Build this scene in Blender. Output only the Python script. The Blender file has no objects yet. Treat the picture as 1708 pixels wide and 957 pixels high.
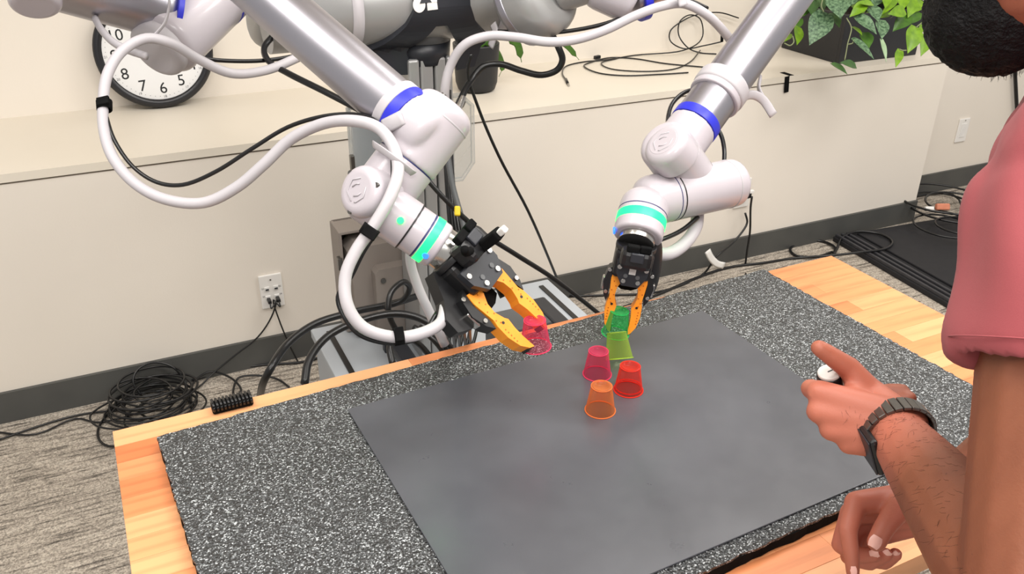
import bpy, bmesh, math, random
import numpy as np
from mathutils import Vector, Matrix
random.seed(7); np.random.seed(7)
scn = bpy.context.scene
COL = scn.collection
R = math.radians
V = Vector
# ------------------------------------------------------------------ camera
F_PX, PITCH, YAW, ROLL = 1438.5, .4793, -.4452, .0083
CAM = V((0, 0, 1.55))
_cy, _sy, _cp, _sp = math.cos(YAW), math.sin(YAW), math.cos(PITCH), math.sin(PITCH)
FW = V((-_sy*_cp, _cy*_cp, -_sp)); _r = V((_cy, _sy, 0)); _u = _r.cross(FW)
RT = _r*math.cos(ROLL) + _u*math.sin(ROLL); UP = _u*math.cos(ROLL) - _r*math.sin(ROLL)
cd = bpy.data.cameras.new('camera'); cam = bpy.data.objects.new('camera', cd); COL.objects.link(cam)
cam.matrix_world = Matrix.Translation(CAM) @ Matrix((RT, UP, -FW)).transposed().to_4x4()
cd.sensor_width = 36.0; cd.lens = 36.0*F_PX/1708; cd.clip_start = .02
scn.camera = cam
def at(px, py, D=None, X=None, Y=None, Z=None):
    """pixel of the 1708x957 photograph -> a point in the room at a known depth, wall plane or height"""
    d = FW + RT*((px-854)/F_PX) - UP*((py-478.5)/F_PX)
    if D is None:
        D = (X-CAM.x)/d.x if X is not None else (Y-CAM.y)/d.y if Y is not None else (Z-CAM.z)/d.z
    return CAM + d*D
# ------------------------------------------------------------------ world and light
w = bpy.data.worlds.new('room_light'); scn.world = w; w.use_nodes = True
w.node_tree.nodes['Background'].inputs[0].default_value = (1.0, .97, .94, 1)
w.node_tree.nodes['Background'].inputs[1].default_value = .40
def area(name, loc, sx, sy, power, rot=(0, 0, 0), col=(1, .97, .935)):
    l = bpy.data.lights.new(name, 'AREA'); l.shape = 'RECTANGLE'; l.size = sx; l.size_y = sy; l.energy = power; l.color = col
    o = bpy.data.objects.new(name, l); o.location = loc; o.rotation_euler = rot; COL.objects.link(o)
area('ceiling_lamp', (.45, .45, 2.72), 1.2, .6, 18)
area('ceiling_lamp', (1.8, 1.5, 2.72), 1.2, .6, 17)
area('ceiling_lamp', (-.7, 1.2, 2.72), 1.2, .6, 16)
area('ceiling_lamp', (3.3, .9, 2.72), 1.2, .6, 22)
area('ceiling_lamp', (-.3, -1.1, 2.72), 1.2, .6, 38)
area('ceiling_lamp', (1.55, -.15, 2.72), 1.2, .6, 30)
scn.view_settings.view_transform = 'Standard'; scn.view_settings.look = 'None'
scn.view_settings.exposure = .55; scn.view_settings.gamma = 1
# ------------------------------------------------------------------ materials
def lin(c):
    return tuple(((x/255/12.92) if x/255 <= .04045 else ((x/255+.055)/1.055)**2.4) for x in c) + (1,)
M = {}
def mat(name, rgb, rough=.5, metal=0, spec=.5, noise=None, bump=None, coat=0, var=None, emit=None, trans=0, sheen=0, sss=0):
    m = bpy.data.materials.new(name); m.use_nodes = True; nt = m.node_tree; N = nt.nodes; L = nt.links
    b = N['Principled BSDF']; c = lin(rgb)
    b.inputs['Base Color'].default_value = c; b.inputs['Roughness'].default_value = rough
    b.inputs['Metallic'].default_value = metal; b.inputs['Specular IOR Level'].default_value = spec
    b.inputs['Coat Weight'].default_value = coat; b.inputs['Transmission Weight'].default_value = trans
    b.inputs['Sheen Weight'].default_value = sheen
    if sss:
        b.inputs['Subsurface Weight'].default_value = sss; b.inputs['Subsurface Radius'].default_value = (.012, .004, .002); b.inputs['Subsurface Scale'].default_value = 1
    if emit:
        b.inputs['Emission Color'].default_value = lin(emit[0]); b.inputs['Emission Strength'].default_value = emit[1]
    tc = N.new('ShaderNodeTexCoord')
    if noise:   # (scale, rgb2, detail)
        n = N.new('ShaderNodeTexNoise'); n.inputs['Scale'].default_value = noise[0]; n.inputs['Detail'].default_value = noise[2] if len(noise) > 2 else 3
        L.new(tc.outputs['Object'], n.inputs['Vector'])
        r = N.new('ShaderNodeValToRGB'); r.color_ramp.elements[0].position = .35; r.color_ramp.elements[1].position = .65
        r.color_ramp.elements[0].color = c; r.color_ramp.elements[1].color = lin(noise[1])
        L.new(n.outputs[0], r.inputs[0]); L.new(r.outputs[0], b.inputs['Base Color'])
    if bump:    # (scale, strength, distance)
        n = N.new('ShaderNodeTexNoise'); n.inputs['Scale'].default_value = bump[0]; n.inputs['Detail'].default_value = 3
        L.new(tc.outputs['Object'], n.inputs['Vector'])
        bp = N.new('ShaderNodeBump'); bp.inputs['Strength'].default_value = bump[1]; bp.inputs['Distance'].default_value = bump[2] if len(bump) > 2 else .002
        L.new(n.outputs[0], bp.inputs['Height']); L.new(bp.outputs[0], b.inputs['Normal'])
    M[name] = m; return m
mat('wall_paint', (228, 220, 208), .5, bump=(180, .08), noise=(1.5, (231, 223, 212)))
mat('laminate', (222, 214, 199), .45, noise=(2, (226, 218, 204)))
mat('ceiling_tile', (235, 232, 225), .8, bump=(120, .3))
mat('rubber_base', (72, 72, 70), .55, noise=(6, (80, 80, 77)), bump=(60, .05))
mat('pearl', (186, 179, 185), .28, spec=.5, coat=.25, noise=(3, (192, 186, 191)))
mat('silver', (176, 174, 182), .36, metal=1, noise=(3, (182, 180, 188)))
mat('grey_metal', (160, 160, 159), .36, metal=.35, noise=(3, (164, 164, 163)))
mat('dark_grey', (84, 86, 88), .45, noise=(4, (92, 94, 96)))
mat('charcoal', (34, 36, 42), .4, noise=(5, (39, 41, 47)))
mat('black_plastic', (17, 17, 19), .38, noise=(12, (24, 24, 26)))
mat('black_rubber', (15, 15, 16), .32, noise=(20, (22, 22, 23)))
mat('black_matte', (12, 12, 13), .9, spec=.1, noise=(20, (22, 22, 22)), bump=(200, .2))
mat('blue_ring', (38, 44, 190), .4, noise=(10, (44, 50, 198)))
mat('navy', (36, 40, 92), .4, noise=(10, (42, 46, 100)))
mat('white_tube', (184, 180, 184), .5, noise=(4, (192, 188, 191)), bump=(300, .05))
mat('white_plastic', (230, 227, 222), .4, noise=(4, (234, 231, 226)))
mat('white_sticker', (232, 230, 226), .6, noise=(30, (226, 224, 220)))
mat('steel', (200, 198, 194), .22, metal=1, noise=(8, (188, 186, 182)))
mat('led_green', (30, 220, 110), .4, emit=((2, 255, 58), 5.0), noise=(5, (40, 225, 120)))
mat('led_blue', (40, 90, 255), .4, emit=((40, 110, 255), 1.5), noise=(5, (60, 100, 255)))
mat('orange_print', (248, 146, 30), .5, noise=(40, (250, 156, 42)), bump=(260, .12))
mat('orange_hole', (196, 92, 10), .6, noise=(40, (186, 86, 10)))
mat('taupe', (140, 131, 124), .5, noise=(4, (146, 137, 130)))
mat('taupe_dark', (66, 58, 55), .55, noise=(4, (72, 64, 60)))
mat('cart_paint', (176, 182, 188), .45, noise=(3, (181, 187, 193)), bump=(200, .04))
mat('shadow_dark', (44, 46, 50), .6, noise=(3, (50, 52, 56)))
mat('yellow', (214, 186, 30), .5, noise=(10, (220, 192, 40)))
mat('tan_foam', (206, 172, 124), .6, noise=(10, (212, 180, 134)))
mat('clock_rim', (28, 28, 32), .3, noise=(4, (32, 32, 36)))
mat('clock_face', (226, 226, 226), .5, noise=(4, (229, 229, 229)))
mat('ink', (20, 20, 22), .6, noise=(10, (24, 24, 26)))
mat('ink_grey', (110, 110, 112), .6, noise=(10, (116, 116, 118)))
mat('lime_leaf', (88, 126, 12), .42, noise=(40, (114, 152, 24)))
mat('mid_leaf', (52, 88, 22), .42, noise=(40, (66, 106, 28)))
mat('silver_leaf', (36, 68, 40), .5, noise=(110, (104, 134, 98), 4))
mat('pale_leaf', (132, 158, 120), .5, noise=(60, (150, 172, 136)))
mat('dark_leaf', (44, 74, 34), .42, noise=(40, (60, 96, 42)))
mat('stem', (112, 118, 84), .6, noise=(40, (122, 130, 92)))
mat('planter_black', (26, 27, 30), .5, noise=(6, (31, 32, 35)))
mat('soil', (40, 30, 24), .9, noise=(60, (56, 44, 34)), bump=(80, .8))
mat('shirt', (152, 70, 75), .9, sheen=.08, noise=(8, (158, 75, 79)), bump=(900, .15, .0006))
mat('trousers', (40, 44, 56), .85, noise=(40, (46, 50, 62)), bump=(600, .2, .0006))
mat('shoe', (32, 32, 34), .6, noise=(20, (38, 38, 40)))
mat('hair', (6, 5, 7), .6, spec=.25, noise=(80, (10, 9, 10)), bump=(260, .8, .004))
mat('nail', (236, 178, 164), .3, noise=(60, (240, 186, 172)))
mat('gunmetal', (112, 110, 106), .32, metal=.85, noise=(20, (110, 108, 104)))
mat('slab', (22, 22, 26), .7, noise=(30, (26, 26, 30)), bump=(400, .1))
mat('slab_rail', (46, 46, 50), .5, noise=(30, (52, 52, 56)))
mat('red_tie', (196, 120, 90), .6, noise=(30, (204, 130, 100)))
mat('clear', (235, 238, 238), .08, trans=1.0, noise=(4, (238, 240, 240)))
# skin: warm brown with reddish hands; the forearm tattoo-like dark patch of the upper arm is placed by its own position
m = mat('skin', (150, 88, 60), .52, sss=.1, bump=(500, .25, .0006)); nt = m.node_tree; b = nt.nodes['Principled BSDF']; pv_ = None
for nm, c in (('base', None), ('ruddy', (188, 110, 88)), ('patch', (40, 40, 48))):
    if nm == 'base':
        n = nt.nodes.new('ShaderNodeTexNoise'); n.inputs['Scale'].default_value = 28; r = nt.nodes.new('ShaderNodeValToRGB'); r.color_ramp.elements[0].color = lin((120, 67, 44)); r.color_ramp.elements[1].color = lin((142, 84, 58))
        nt.links.new(n.outputs[0], r.inputs[0]); pv_ = r.outputs[0]; continue
    at_ = nt.nodes.new('ShaderNodeAttribute'); at_.attribute_name = nm; x = nt.nodes.new('ShaderNodeMix'); x.data_type = 'RGBA'
    nt.links.new(at_.outputs['Fac'], x.inputs[0]); nt.links.new(pv_, x.inputs['A']); x.inputs['B'].default_value = lin(c); pv_ = x.outputs['Result']
nt.links.new(pv_, b.inputs['Base Color'])
def carpet():
    m = bpy.data.materials.new('carpet'); m.use_nodes = True; nt = m.node_tree; N = nt.nodes; L = nt.links; b = N['Principled BSDF']
    tc = N.new('ShaderNodeTexCoord'); 
    def streak(rot, sc):
        mp = N.new('ShaderNodeMapping'); mp.inputs['Rotation'].default_value = (0, 0, rot); mp.inputs['Scale'].default_value = sc
        L.new(tc.outputs['Object'], mp.inputs['Vector'])
        n = N.new('ShaderNodeTexNoise'); n.inputs['Scale'].default_value = 1; n.inputs['Detail'].default_value = 4; n.inputs['Roughness'].default_value = .7
        L.new(mp.outputs[0], n.inputs['Vector']); return n
    a = streak(R(31), (7, 95, 1)); c = streak(R(-2), (3.5, 60, 1))
    sx = N.new('ShaderNodeSeparateXYZ'); L.new(tc.outputs['Object'], sx.inputs[0])
    gt = N.new('ShaderNodeMath'); gt.operation = 'GREATER_THAN'; gt.inputs[1].default_value = 1.05; L.new(sx.outputs[0], gt.inputs[0])
    mx = N.new('ShaderNodeMix'); mx.data_type = 'FLOAT'; L.new(gt.outputs[0], mx.inputs['Factor']); L.new(a.outputs[0], mx.inputs['A']); L.new(c.outputs[0], mx.inputs['B'])
    r = N.new('ShaderNodeValToRGB'); e = r.color_ramp.elements
    e[0].position = .36; e[0].color = lin((108, 102, 95)); e[1].position = .48; e[1].color = lin((176, 166, 153))
    x = e.new(.68); x.color = lin((196, 187, 174))
    L.new(mx.outputs['Result'], r.inputs[0])
    g = N.new('ShaderNodeTexVoronoi'); g.inputs['Scale'].default_value = 260; L.new(tc.outputs['Object'], g.inputs['Vector'])
    g2 = N.new('ShaderNodeMapRange'); g2.inputs[1].default_value = 0; g2.inputs[2].default_value = 1; g2.inputs[3].default_value = .55; g2.inputs[4].default_value = 1.25
    sp = N.new('ShaderNodeSeparateColor'); L.new(g.outputs['Color'], sp.inputs[0]); L.new(sp.outputs[0], g2.inputs[0])
    mm = N.new('ShaderNodeVectorMath'); mm.operation = 'SCALE'; L.new(r.outputs[0], mm.inputs[0]); L.new(g2.outputs[0], mm.inputs['Scale'])
    L.new(mm.outputs[0], b.inputs['Base Color']); b.inputs['Roughness'].default_value = .95; b.inputs['Specular IOR Level'].default_value = .1
    bp = N.new('ShaderNodeBump'); bp.inputs['Strength'].default_value = .5; bp.inputs['Distance'].default_value = .004
    L.new(g.outputs['Distance'], bp.inputs['Height']); L.new(bp.outputs[0], b.inputs['Normal']); M['carpet'] = m
carpet()
def wood():
    m = bpy.data.materials.new('beech'); m.use_nodes = True; nt = m.node_tree; N = nt.nodes; L = nt.links; b = N['Principled BSDF']
    oi = N.new('ShaderNodeObjectInfo'); r = N.new('ShaderNodeValToRGB'); e = r.color_ramp.elements
    e[0].position = 0; e[0].color = lin((204, 118, 70)); e[1].position = 1; e[1].color = lin((234, 172, 122))
    for p, c in ((.3, (226, 150, 100)), (.55, (220, 140, 90)), (.8, (230, 162, 112))): x = e.new(p); x.color = lin(c)
    L.new(oi.outputs['Random'], r.inputs[0])
    tc = N.new('ShaderNodeTexCoord'); mp = N.new('ShaderNodeMapping'); mp.inputs['Scale'].default_value = (3, 42, 10)
    L.new(tc.outputs['Object'], mp.inputs['Vector'])
    ad = N.new('ShaderNodeVectorMath'); ad.operation = 'ADD'; L.new(mp.outputs[0], ad.inputs[0])
    cx = N.new('ShaderNodeVectorMath'); cx.operation = 'SCALE'; cx.inputs['Scale'].default_value = 3.0; L.new(oi.outputs['Location'], cx.inputs[0]); L.new(cx.outputs[0], ad.inputs[1])
    n = N.new('ShaderNodeTexNoise'); n.inputs['Scale'].default_value = 1; n.inputs['Detail'].default_value = 5; L.new(ad.outputs[0], n.inputs['Vector'])
    r2 = N.new('ShaderNodeValToRGB'); r2.color_ramp.elements[0].position = .3; r2.color_ramp.elements[1].position = .52
    r2.color_ramp.elements[0].color = lin((214, 206, 200)); r2.color_ramp.elements[1].color = (1, 1, 1, 1)
    L.new(n.outputs[0], r2.inputs[0])
    mu = N.new('ShaderNodeMix'); mu.data_type = 'RGBA'; mu.blend_type = 'MULTIPLY'; mu.inputs[0].default_value = 1
    L.new(r.outputs[0], mu.inputs['A']); L.new(r2.outputs[0], mu.inputs['B']); L.new(mu.outputs['Result'], b.inputs['Base Color'])
    b.inputs['Roughness'].default_value = .42; M['beech'] = m
wood()
def speckle():
    m = bpy.data.materials.new('speckle'); m.use_nodes = True; nt = m.node_tree; N = nt.nodes; L = nt.links; b = N['Principled BSDF']
    tc = N.new('ShaderNodeTexCoord'); v = N.new('ShaderNodeTexVoronoi'); v.inputs['Scale'].default_value = 560; L.new(tc.outputs['Object'], v.inputs['Vector'])
    sp = N.new('ShaderNodeSeparateColor'); L.new(v.outputs['Color'], sp.inputs[0])
    r = N.new('ShaderNodeValToRGB'); e = r.color_ramp.elements
    e[0].position = 0; e[0].color = lin((12, 13, 14)); e[1].position = 1; e[1].color = lin((206, 211, 213))
    for p, c in ((.45, (22, 24, 26)), (.70, (58, 62, 64)), (.88, (122, 126, 128))): x = e.new(p); x.color = lin(c)
    L.new(sp.outputs[0], r.inputs[0]); L.new(r.outputs[0], b.inputs['Base Color'])
    b.inputs['Roughness'].default_value = .42; b.inputs['Specular IOR Level'].default_value = .9
    n = N.new('ShaderNodeTexNoise'); n.inputs['Scale'].default_value = 260; L.new(tc.outputs['Object'], n.inputs['Vector'])
    bp = N.new('ShaderNodeBump'); bp.inputs['Strength'].default_value = 1; bp.inputs['Distance'].default_value = .006
    L.new(n.outputs[0], bp.inputs['Height']); L.new(bp.outputs[0], b.inputs['Normal']); M['speckle'] = m
speckle()
def sheet_mat():
    m = mat('rubber_sheet', (70, 72, 78), .4, spec=.9, noise=(7, (80, 82, 88), 8)); nt = m.node_tree; N = nt.nodes; L = nt.links; b = N['Principled BSDF']
    tc = N.new('ShaderNodeTexCoord'); n = N.new('ShaderNodeTexNoise'); n.inputs['Scale'].default_value = 9; n.inputs['Detail'].default_value = 8; n.inputs['Roughness'].default_value = .7
    L.new(tc.outputs['Object'], n.inputs['Vector']); mr = N.new('ShaderNodeMapRange'); mr.inputs[1].default_value = .3; mr.inputs[2].default_value = .7; mr.inputs[3].default_value = .26; mr.inputs[4].default_value = .38
    L.new(n.outputs[0], mr.inputs[0]); L.new(mr.outputs[0], b.inputs['Roughness'])
sheet_mat()
def cup_mat(name, rgb, op=.35):
    m = bpy.data.materials.new(name); m.use_nodes = True; nt = m.node_tree; N = nt.nodes; L = nt.links
    N.remove(N['Principled BSDF']); out = N['Material Output']; c = lin(rgb)
    t = N.new('ShaderNodeBsdfTransparent'); t.inputs[0].default_value = tuple(.5+.5*x for x in c[:3]) + (1,)
    d = N.new('ShaderNodeBsdfDiffuse'); d.inputs[0].default_value = c
    tl = N.new('ShaderNodeBsdfTranslucent'); tl.inputs[0].default_value = c
    a = N.new('ShaderNodeMixShader'); a.inputs[0].default_value = .5; L.new(d.outputs[0], a.inputs[1]); L.new(tl.outputs[0], a.inputs[2])
    x = N.new('ShaderNodeMixShader'); x.inputs[0].default_value = op; L.new(t.outputs[0], x.inputs[1]); L.new(a.outputs[0], x.inputs[2])
    lw = N.new('ShaderNodeLayerWeight'); lw.inputs[0].default_value = .35; mr = N.new('ShaderNodeMapRange'); mr.inputs[3].default_value = op; mr.inputs[4].default_value = min(1, op+.55); L.new(lw.outputs['Facing'], mr.inputs[0]); L.new(mr.outputs[0], x.inputs[0])
    g = N.new('ShaderNodeBsdfGlossy'); g.inputs['Roughness'].default_value = .12
    fr = N.new('ShaderNodeLayerWeight'); fr.inputs[0].default_value = .25
    y = N.new('ShaderNodeMixShader'); s = N.new('ShaderNodeMath'); s.operation = 'MULTIPLY'; s.inputs[1].default_value = .35
    L.new(fr.outputs['Fresnel'], s.inputs[0]); L.new(s.outputs[0], y.inputs[0]); L.new(x.outputs[0], y.inputs[1]); L.new(g.outputs[0], y.inputs[2])
    L.new(y.outputs[0], out.inputs[0]); M[name] = m
for n_, c_ in (('cup_orange', (255, 156, 88)), ('cup_red', (255, 76, 58)), ('cup_pink', (255, 92, 134)), ('cup_green', (70, 232, 130)), ('cup_lime', (190, 222, 96))):
    cup_mat(n_, c_, .17); cup_mat(n_+'_rim', c_, .85); cup_mat(n_+'_base', c_, .26)
cup_mat('clear_film', (236, 238, 238), .22)
# ------------------------------------------------------------------ mesh helpers
WL = {}
def basis_from(axis, ref=None):
    a = V(axis).normalized()
    ref = V(ref) if ref is not None else (V((0, 0, 1)) if abs(a.z) < .9 else V((1, 0, 0)))
    x = (ref - a*ref.dot(a)).normalized(); y = a.cross(x)
    return x, y, a
class MB:
    def __init__(s): s.v = []; s.f = []; s.sm = []
    def add(s, vs, fs, smooth=False):
        o = len(s.v); s.v += [V(p) for p in vs]
        for f in fs: s.f.append([i+o for i in f]); s.sm.append(smooth)
        return s
    def box(s, c, size, ax=None, bev=0.0):
        X, Y, Z = ax if ax else (V((1, 0, 0)), V((0, 1, 0)), V((0, 0, 1)))
        c = V(c); hx, hy, hz = [q/2 for q in size]
        if bev <= 0:
            vs = [c+X*(i*hx)+Y*(j*hy)+Z*(k*hz) for k in (-1, 1) for j in (-1, 1) for i in (-1, 1)]
            return s.add(vs, [(0, 2, 3, 1), (4, 5, 7, 6), (0, 1, 5, 4), (2, 6, 7, 3), (0, 4, 6, 2), (1, 3, 7, 5)])
        bm = bmesh.new(); bmesh.ops.create_cube(bm, size=1)
        for q in bm.verts: q.co = V((q.co.x*size[0], q.co.y*size[1], q.co.z*size[2]))
        bmesh.ops.bevel(bm, geom=bm.edges[:], offset=min(bev, min(size)*.49), segments=2, affect='EDGES', profile=.5)
        bm.verts.index_update()
        s.add([c+X*q.co.x+Y*q.co.y+Z*q.co.z for q in bm.verts], [[q.index for q in f.verts] for f in bm.faces], False); bm.free(); return s
    def lathe(s, prof, p, axis, seg=32, ref=None, cap=(True, True), smooth=True, el=(1, 1)):
        X, Y, A = basis_from(axis, ref); p = V(p); vs = []; fs = []
        for (t, r) in prof:
            for i in range(seg):
                an = 2*math.pi*i/seg; vs.append(p+A*t+X*(r*el[0]*math.cos(an))+Y*(r*el[1]*math.sin(an)))
        n = len(prof)
        for k in range(n-1):
            for i in range(seg):
                j = (i+1) % seg; fs.append((k*seg+i, k*seg+j, (k+1)*seg+j, (k+1)*seg+i))
        s.add(vs, fs, smooth)
        o = len(s.v)-len(vs)
        if cap[0]: s.f.append([o+i for i in reversed(range(seg))]); s.sm.append(False)
        if cap[1]: s.f.append([o+(n-1)*seg+i for i in range(seg)]); s.sm.append(False)
        return s
    def cyl(s, p0, p1, r, seg=24, r1=None, smooth=True):
        p0 = V(p0); p1 = V(p1); return s.lathe([(0, r), ((p1-p0).length, r if r1 is None else r1)], p0, p1-p0, seg, smooth=smooth)
    def barrel(s, p0, p1, r, e0=.012, e1=.012, seg=40):
        """a capped housing with rounded rims"""
        p0 = V(p0); p1 = V(p1); l = (p1-p0).length; prof = []
        for k in range(6):
            a = math.pi/2*k/5; prof.append((e0*(1-math.sin(a)), r-e0*(1-math.cos(math.pi/2-a)) if False else r-e0*(1-math.sin(a)) if e0 == 0 else r-e0+e0*math.sin(a)))
        prof = [(e0*(1-math.cos(math.pi/2*k/5)), r-e0+e0*math.sin(math.pi/2*k/5)) for k in range(6)] if e0 > 0 else [(0, r)]
        if e1 > 0: prof += [(l-e1+e1*math.sin(math.pi/2*k/5), r-e1+e1*math.cos(math.pi/2*k/5)) for k in range(6)]
        else: prof += [(l, r)]
        return s.lathe(prof, p0, p1-p0, seg)
    def tube(s, pts, r, seg=8, sub=6, flat=None, closed=False):
        P = [V(p) for p in pts]; n = len(P); Q = []
        if n > 2 and sub > 1:
            for i in range(n-1):
                a = P[i-1] if i else P[0]*2-P[1]; b = P[i]; c = P[i+1]; d = P[i+2] if i+2 < n else P[-1]*2-P[-2]
                t0 = 0; t1 = max((b-a).length, 1e-6)**.5; t2 = t1+max((c-b).length, 1e-6)**.5; t3 = t2+max((d-c).length, 1e-6)**.5
                for k in range(sub):
                    t = t1+(t2-t1)*k/sub
                    A1 = a*((t1-t)/(t1-t0))+b*((t-t0)/(t1-t0)); A2 = b*((t2-t)/(t2-t1))+c*((t-t1)/(t2-t1)); A3 = c*((t3-t)/(t3-t2))+d*((t-t2)/(t3-t2))
                    B1 = A1*((t2-t)/(t2-t0))+A2*((t-t0)/(t2-t0)); B2 = A2*((t3-t)/(t3-t1))+A3*((t-t1)/(t3-t1))
                    Q.append(B1*((t2-t)/(t2-t1))+B2*((t-t1)/(t2-t1)))
            Q.append(P[-1])
        else: Q = P
        vs = []; fs = []; m = len(Q); X = None
        for i, q in enumerate(Q):
            d = (Q[min(i+1, m-1)]-Q[max(i-1, 0)])
            if d.length < 1e-9: d = V((0, 0, 1))
            d.normalize()
            if X is None: X = basis_from(d)[0]
            X = (X-d*X.dot(d)); X = X.normalized() if X.length > 1e-6 else basis_from(d)[0]
            Y = d.cross(X); rr = r[min(int(i/max(1, m-1)*(len(r)-1)+.5), len(r)-1)] if isinstance(r, (list, tuple)) else r
            for k in range(seg):
                an = 2*math.pi*k/seg; vs.append(q+X*(rr*math.cos(an))+Y*(rr*(flat or 1)*math.sin(an)))
        for i in range(m-1):
            for k in range(seg):
                j = (k+1) % seg; fs.append((i*seg+k, i*seg+j, (i+1)*seg+j, (i+1)*seg+k))
        fs.append(list(reversed(range(seg)))); fs.append([(m-1)*seg+k for k in range(seg)])
        return s.add(vs, fs, True)
    def prism(s, poly, o, X, Y, Z, z0, z1):
        """poly (u,v) outline extruded along Z"""
        o = V(o); n = len(poly)
        vs = [o+X*u+Y*v+Z*z0 for u, v in poly]+[o+X*u+Y*v+Z*z1 for u, v in poly]
        fs = [list(reversed(range(n))), [n+i for i in range(n)]]+[(i, (i+1) % n, n+(i+1) % n, n+i) for i in range(n)]
        return s.add(vs, fs)
    def ball(s, c, r, sc=(1, 1, 1), ax=None, seg=16):
        X, Y, Z = ax if ax else (V((1, 0, 0)), V((0, 1, 0)), V((0, 0, 1))); c = V(c); vs = []; fs = []; h = seg//2
        for k in range(h+1):
            th = math.pi*k/h
            for i in range(seg):
                an = 2*math.pi*i/seg
                vs.append(c+X*(r*sc[0]*math.sin(th)*math.cos(an))+Y*(r*sc[1]*math.sin(th)*math.sin(an))+Z*(r*sc[2]*math.cos(th)))
        for k in range(h):
            for i in range(seg):
                j = (i+1) % seg; fs.append((k*seg+i, (k+1)*seg+i, (k+1)*seg+j, k*seg+j))
        return s.add(vs, fs, True)
    def caps(s, p0, p1, r0, r1, seg=14):
        """tapered capsule"""
        p0 = V(p0); p1 = V(p1); l = max((p1-p0).length, 1e-5); prof = []
        for k in range(6): a = math.pi/2*(k+.25)/5.25; prof.append((-r0*math.cos(a), r0*math.sin(a)))
        for k in range(6): a = math.pi/2*k/5.25; prof.append((l+r1*math.sin(a), r1*math.cos(a)))
        return s.lathe(prof, p0, p1-p0, seg)
    def chain(s, pts):
        for (a, ra), (b, rb) in zip(pts, pts[1:]): s.caps(a, b, ra, rb)
        return s
    def mesh(s, name, off):
        me = bpy.data.meshes.new(name); me.from_pydata([tuple(p-off) for p in s.v], [], s.f)
        me.polygons.foreach_set('use_smooth', s.sm); me.update(); return me
    def build(s, name, m, parent=None):
        if parent is not None: off = WL[parent.name]
        else:
            xs = [p.x for p in s.v]; ys = [p.y for p in s.v]; zs = [p.z for p in s.v]
            off = V(((min(xs)+max(xs))/2, (min(ys)+max(ys))/2, min(zs)))
        o = bpy.data.objects.new(name, s.mesh(name, off)); COL.objects.link(o)
        if m: o.data.materials.append(M[m])
        if parent is not None: o.parent = parent; WL[o.name] = off
        else: o.location = off; WL[o.name] = off
        return o
def tag(o, label=None, cat=None, group=None, kind=None):
    if label: o['label'] = label
    if cat: o['category'] = cat
    if group: o['group'] = group
    if kind: o['kind'] = kind
    return o
def thing(name, loc, label, cat, group=None):
    o = bpy.data.objects.new(name, None); o.empty_display_size = .05; o.location = loc; COL.objects.link(o); WL[o.name] = V(loc)
    return tag(o, label, cat, group)
def struct(mb, name, m, parent=None): return tag(mb.build(name, m, parent), kind='structure')
def text_mb(txt, size, o, X, Y, Z, depth=.0004):
    c = bpy.data.curves.new('t', 'FONT'); c.body = txt; c.size = size; c.align_x = 'CENTER'; c.align_y = 'CENTER'; c.extrude = depth/2; c.resolution_u = 3
    ob = bpy.data.objects.new('t', c); COL.objects.link(ob); dg = bpy.context.evaluated_depsgraph_get(); me = bpy.data.meshes.new_from_object(ob.evaluated_get(dg))
    mb = MB(); mb.add([V(o)+X*p.co.x+Y*p.co.y+Z*p.co.z for p in me.vertices], [list(f.vertices) for f in me.polygons])
    bpy.data.objects.remove(ob); bpy.data.curves.remove(c); bpy.data.meshes.remove(me); return mb
def remesh(mb, name, m, parent, voxel, smooth=4, off=None):
    o = mb.build(name, m, parent); md = o.modifiers.new('r', 'REMESH'); md.mode = 'VOXEL'; md.voxel_size = voxel; md.use_smooth_shade = True
    sm = o.modifiers.new('s', 'SMOOTH'); sm.iterations = smooth; sm.factor = .5
    dg = bpy.context.evaluated_depsgraph_get(); dg.update(); me = bpy.data.meshes.new_from_object(o.evaluated_get(dg))
    o.modifiers.clear(); o.data = me; me.name = name
    if not me.materials: me.materials.append(M[m])
    me.polygons.foreach_set('use_smooth', [True]*len(me.polygons)); return o
def cable(name, label, pts, r, m='black_rubber', cat='cable', group=None, seg=8, sub=6, flat=None):
    o = MB().tube(pts, r, seg, sub, flat).build(name, m); return tag(o, label, cat, group)
def pix(lst, **k):
    """lst of (px, py) or (px, py, depth)"""
    return [at(p[0], p[1], D=p[2]) if len(p) > 2 else at(p[0], p[1], **k) for p in lst]
def onax(p, q, px, py):
    """the point of the axis p-q that the pixel shows"""
    d = FW + RT*((px-854)/F_PX) - UP*((py-478.5)/F_PX); e = q-p; n = d.cross(e); m_ = d.cross(n)
    return p+e*((CAM-p).dot(m_)/e.dot(m_))
EX, EY, EZ = V((1, 0, 0)), V((0, 1, 0)), V((0, 0, 1))
# ------------------------------------------------------------------ the room
WY, LZ, EXX, BY, FY = 2.534, .752, 3.25, 3.10, 2.76     # ledge front, ledge height, ledge end, wall behind the ledge, wall on the right
struct(MB().box((1.6, 1.0, -.05), (7.2, 5.2, .1)), 'floor', 'carpet')
struct(MB().box((1.6, 1.0, 2.85), (7.2, 5.2, .1)), 'ceiling', 'ceiling_tile')
struct(MB().box((.6, BY+.05, 1.4), (5.3, .1, 2.8)), 'wall_back', 'wall_paint')
struct(MB().box((4.23, FY+.2, 1.4), (1.96, .4, 2.8)), 'wall_right', 'wall_paint')
struct(MB().box((.6, (WY+BY)/2, (LZ-.03)/2), (5.3, BY-WY, LZ-.03)), 'wall_front', 'wall_paint')
struct(MB().box((.6, (WY+BY)/2-.002, LZ-.012), (5.3, BY-WY+.006, .024)), 'trim_1', 'laminate')
struct(MB().box((.6, WY-.006, .05), (5.3, .012, .1)).box((EXX+.005, (WY+FY)/2, .05), (.01, FY-WY, .1)), 'baseboard_left', 'rubber_base')
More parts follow.
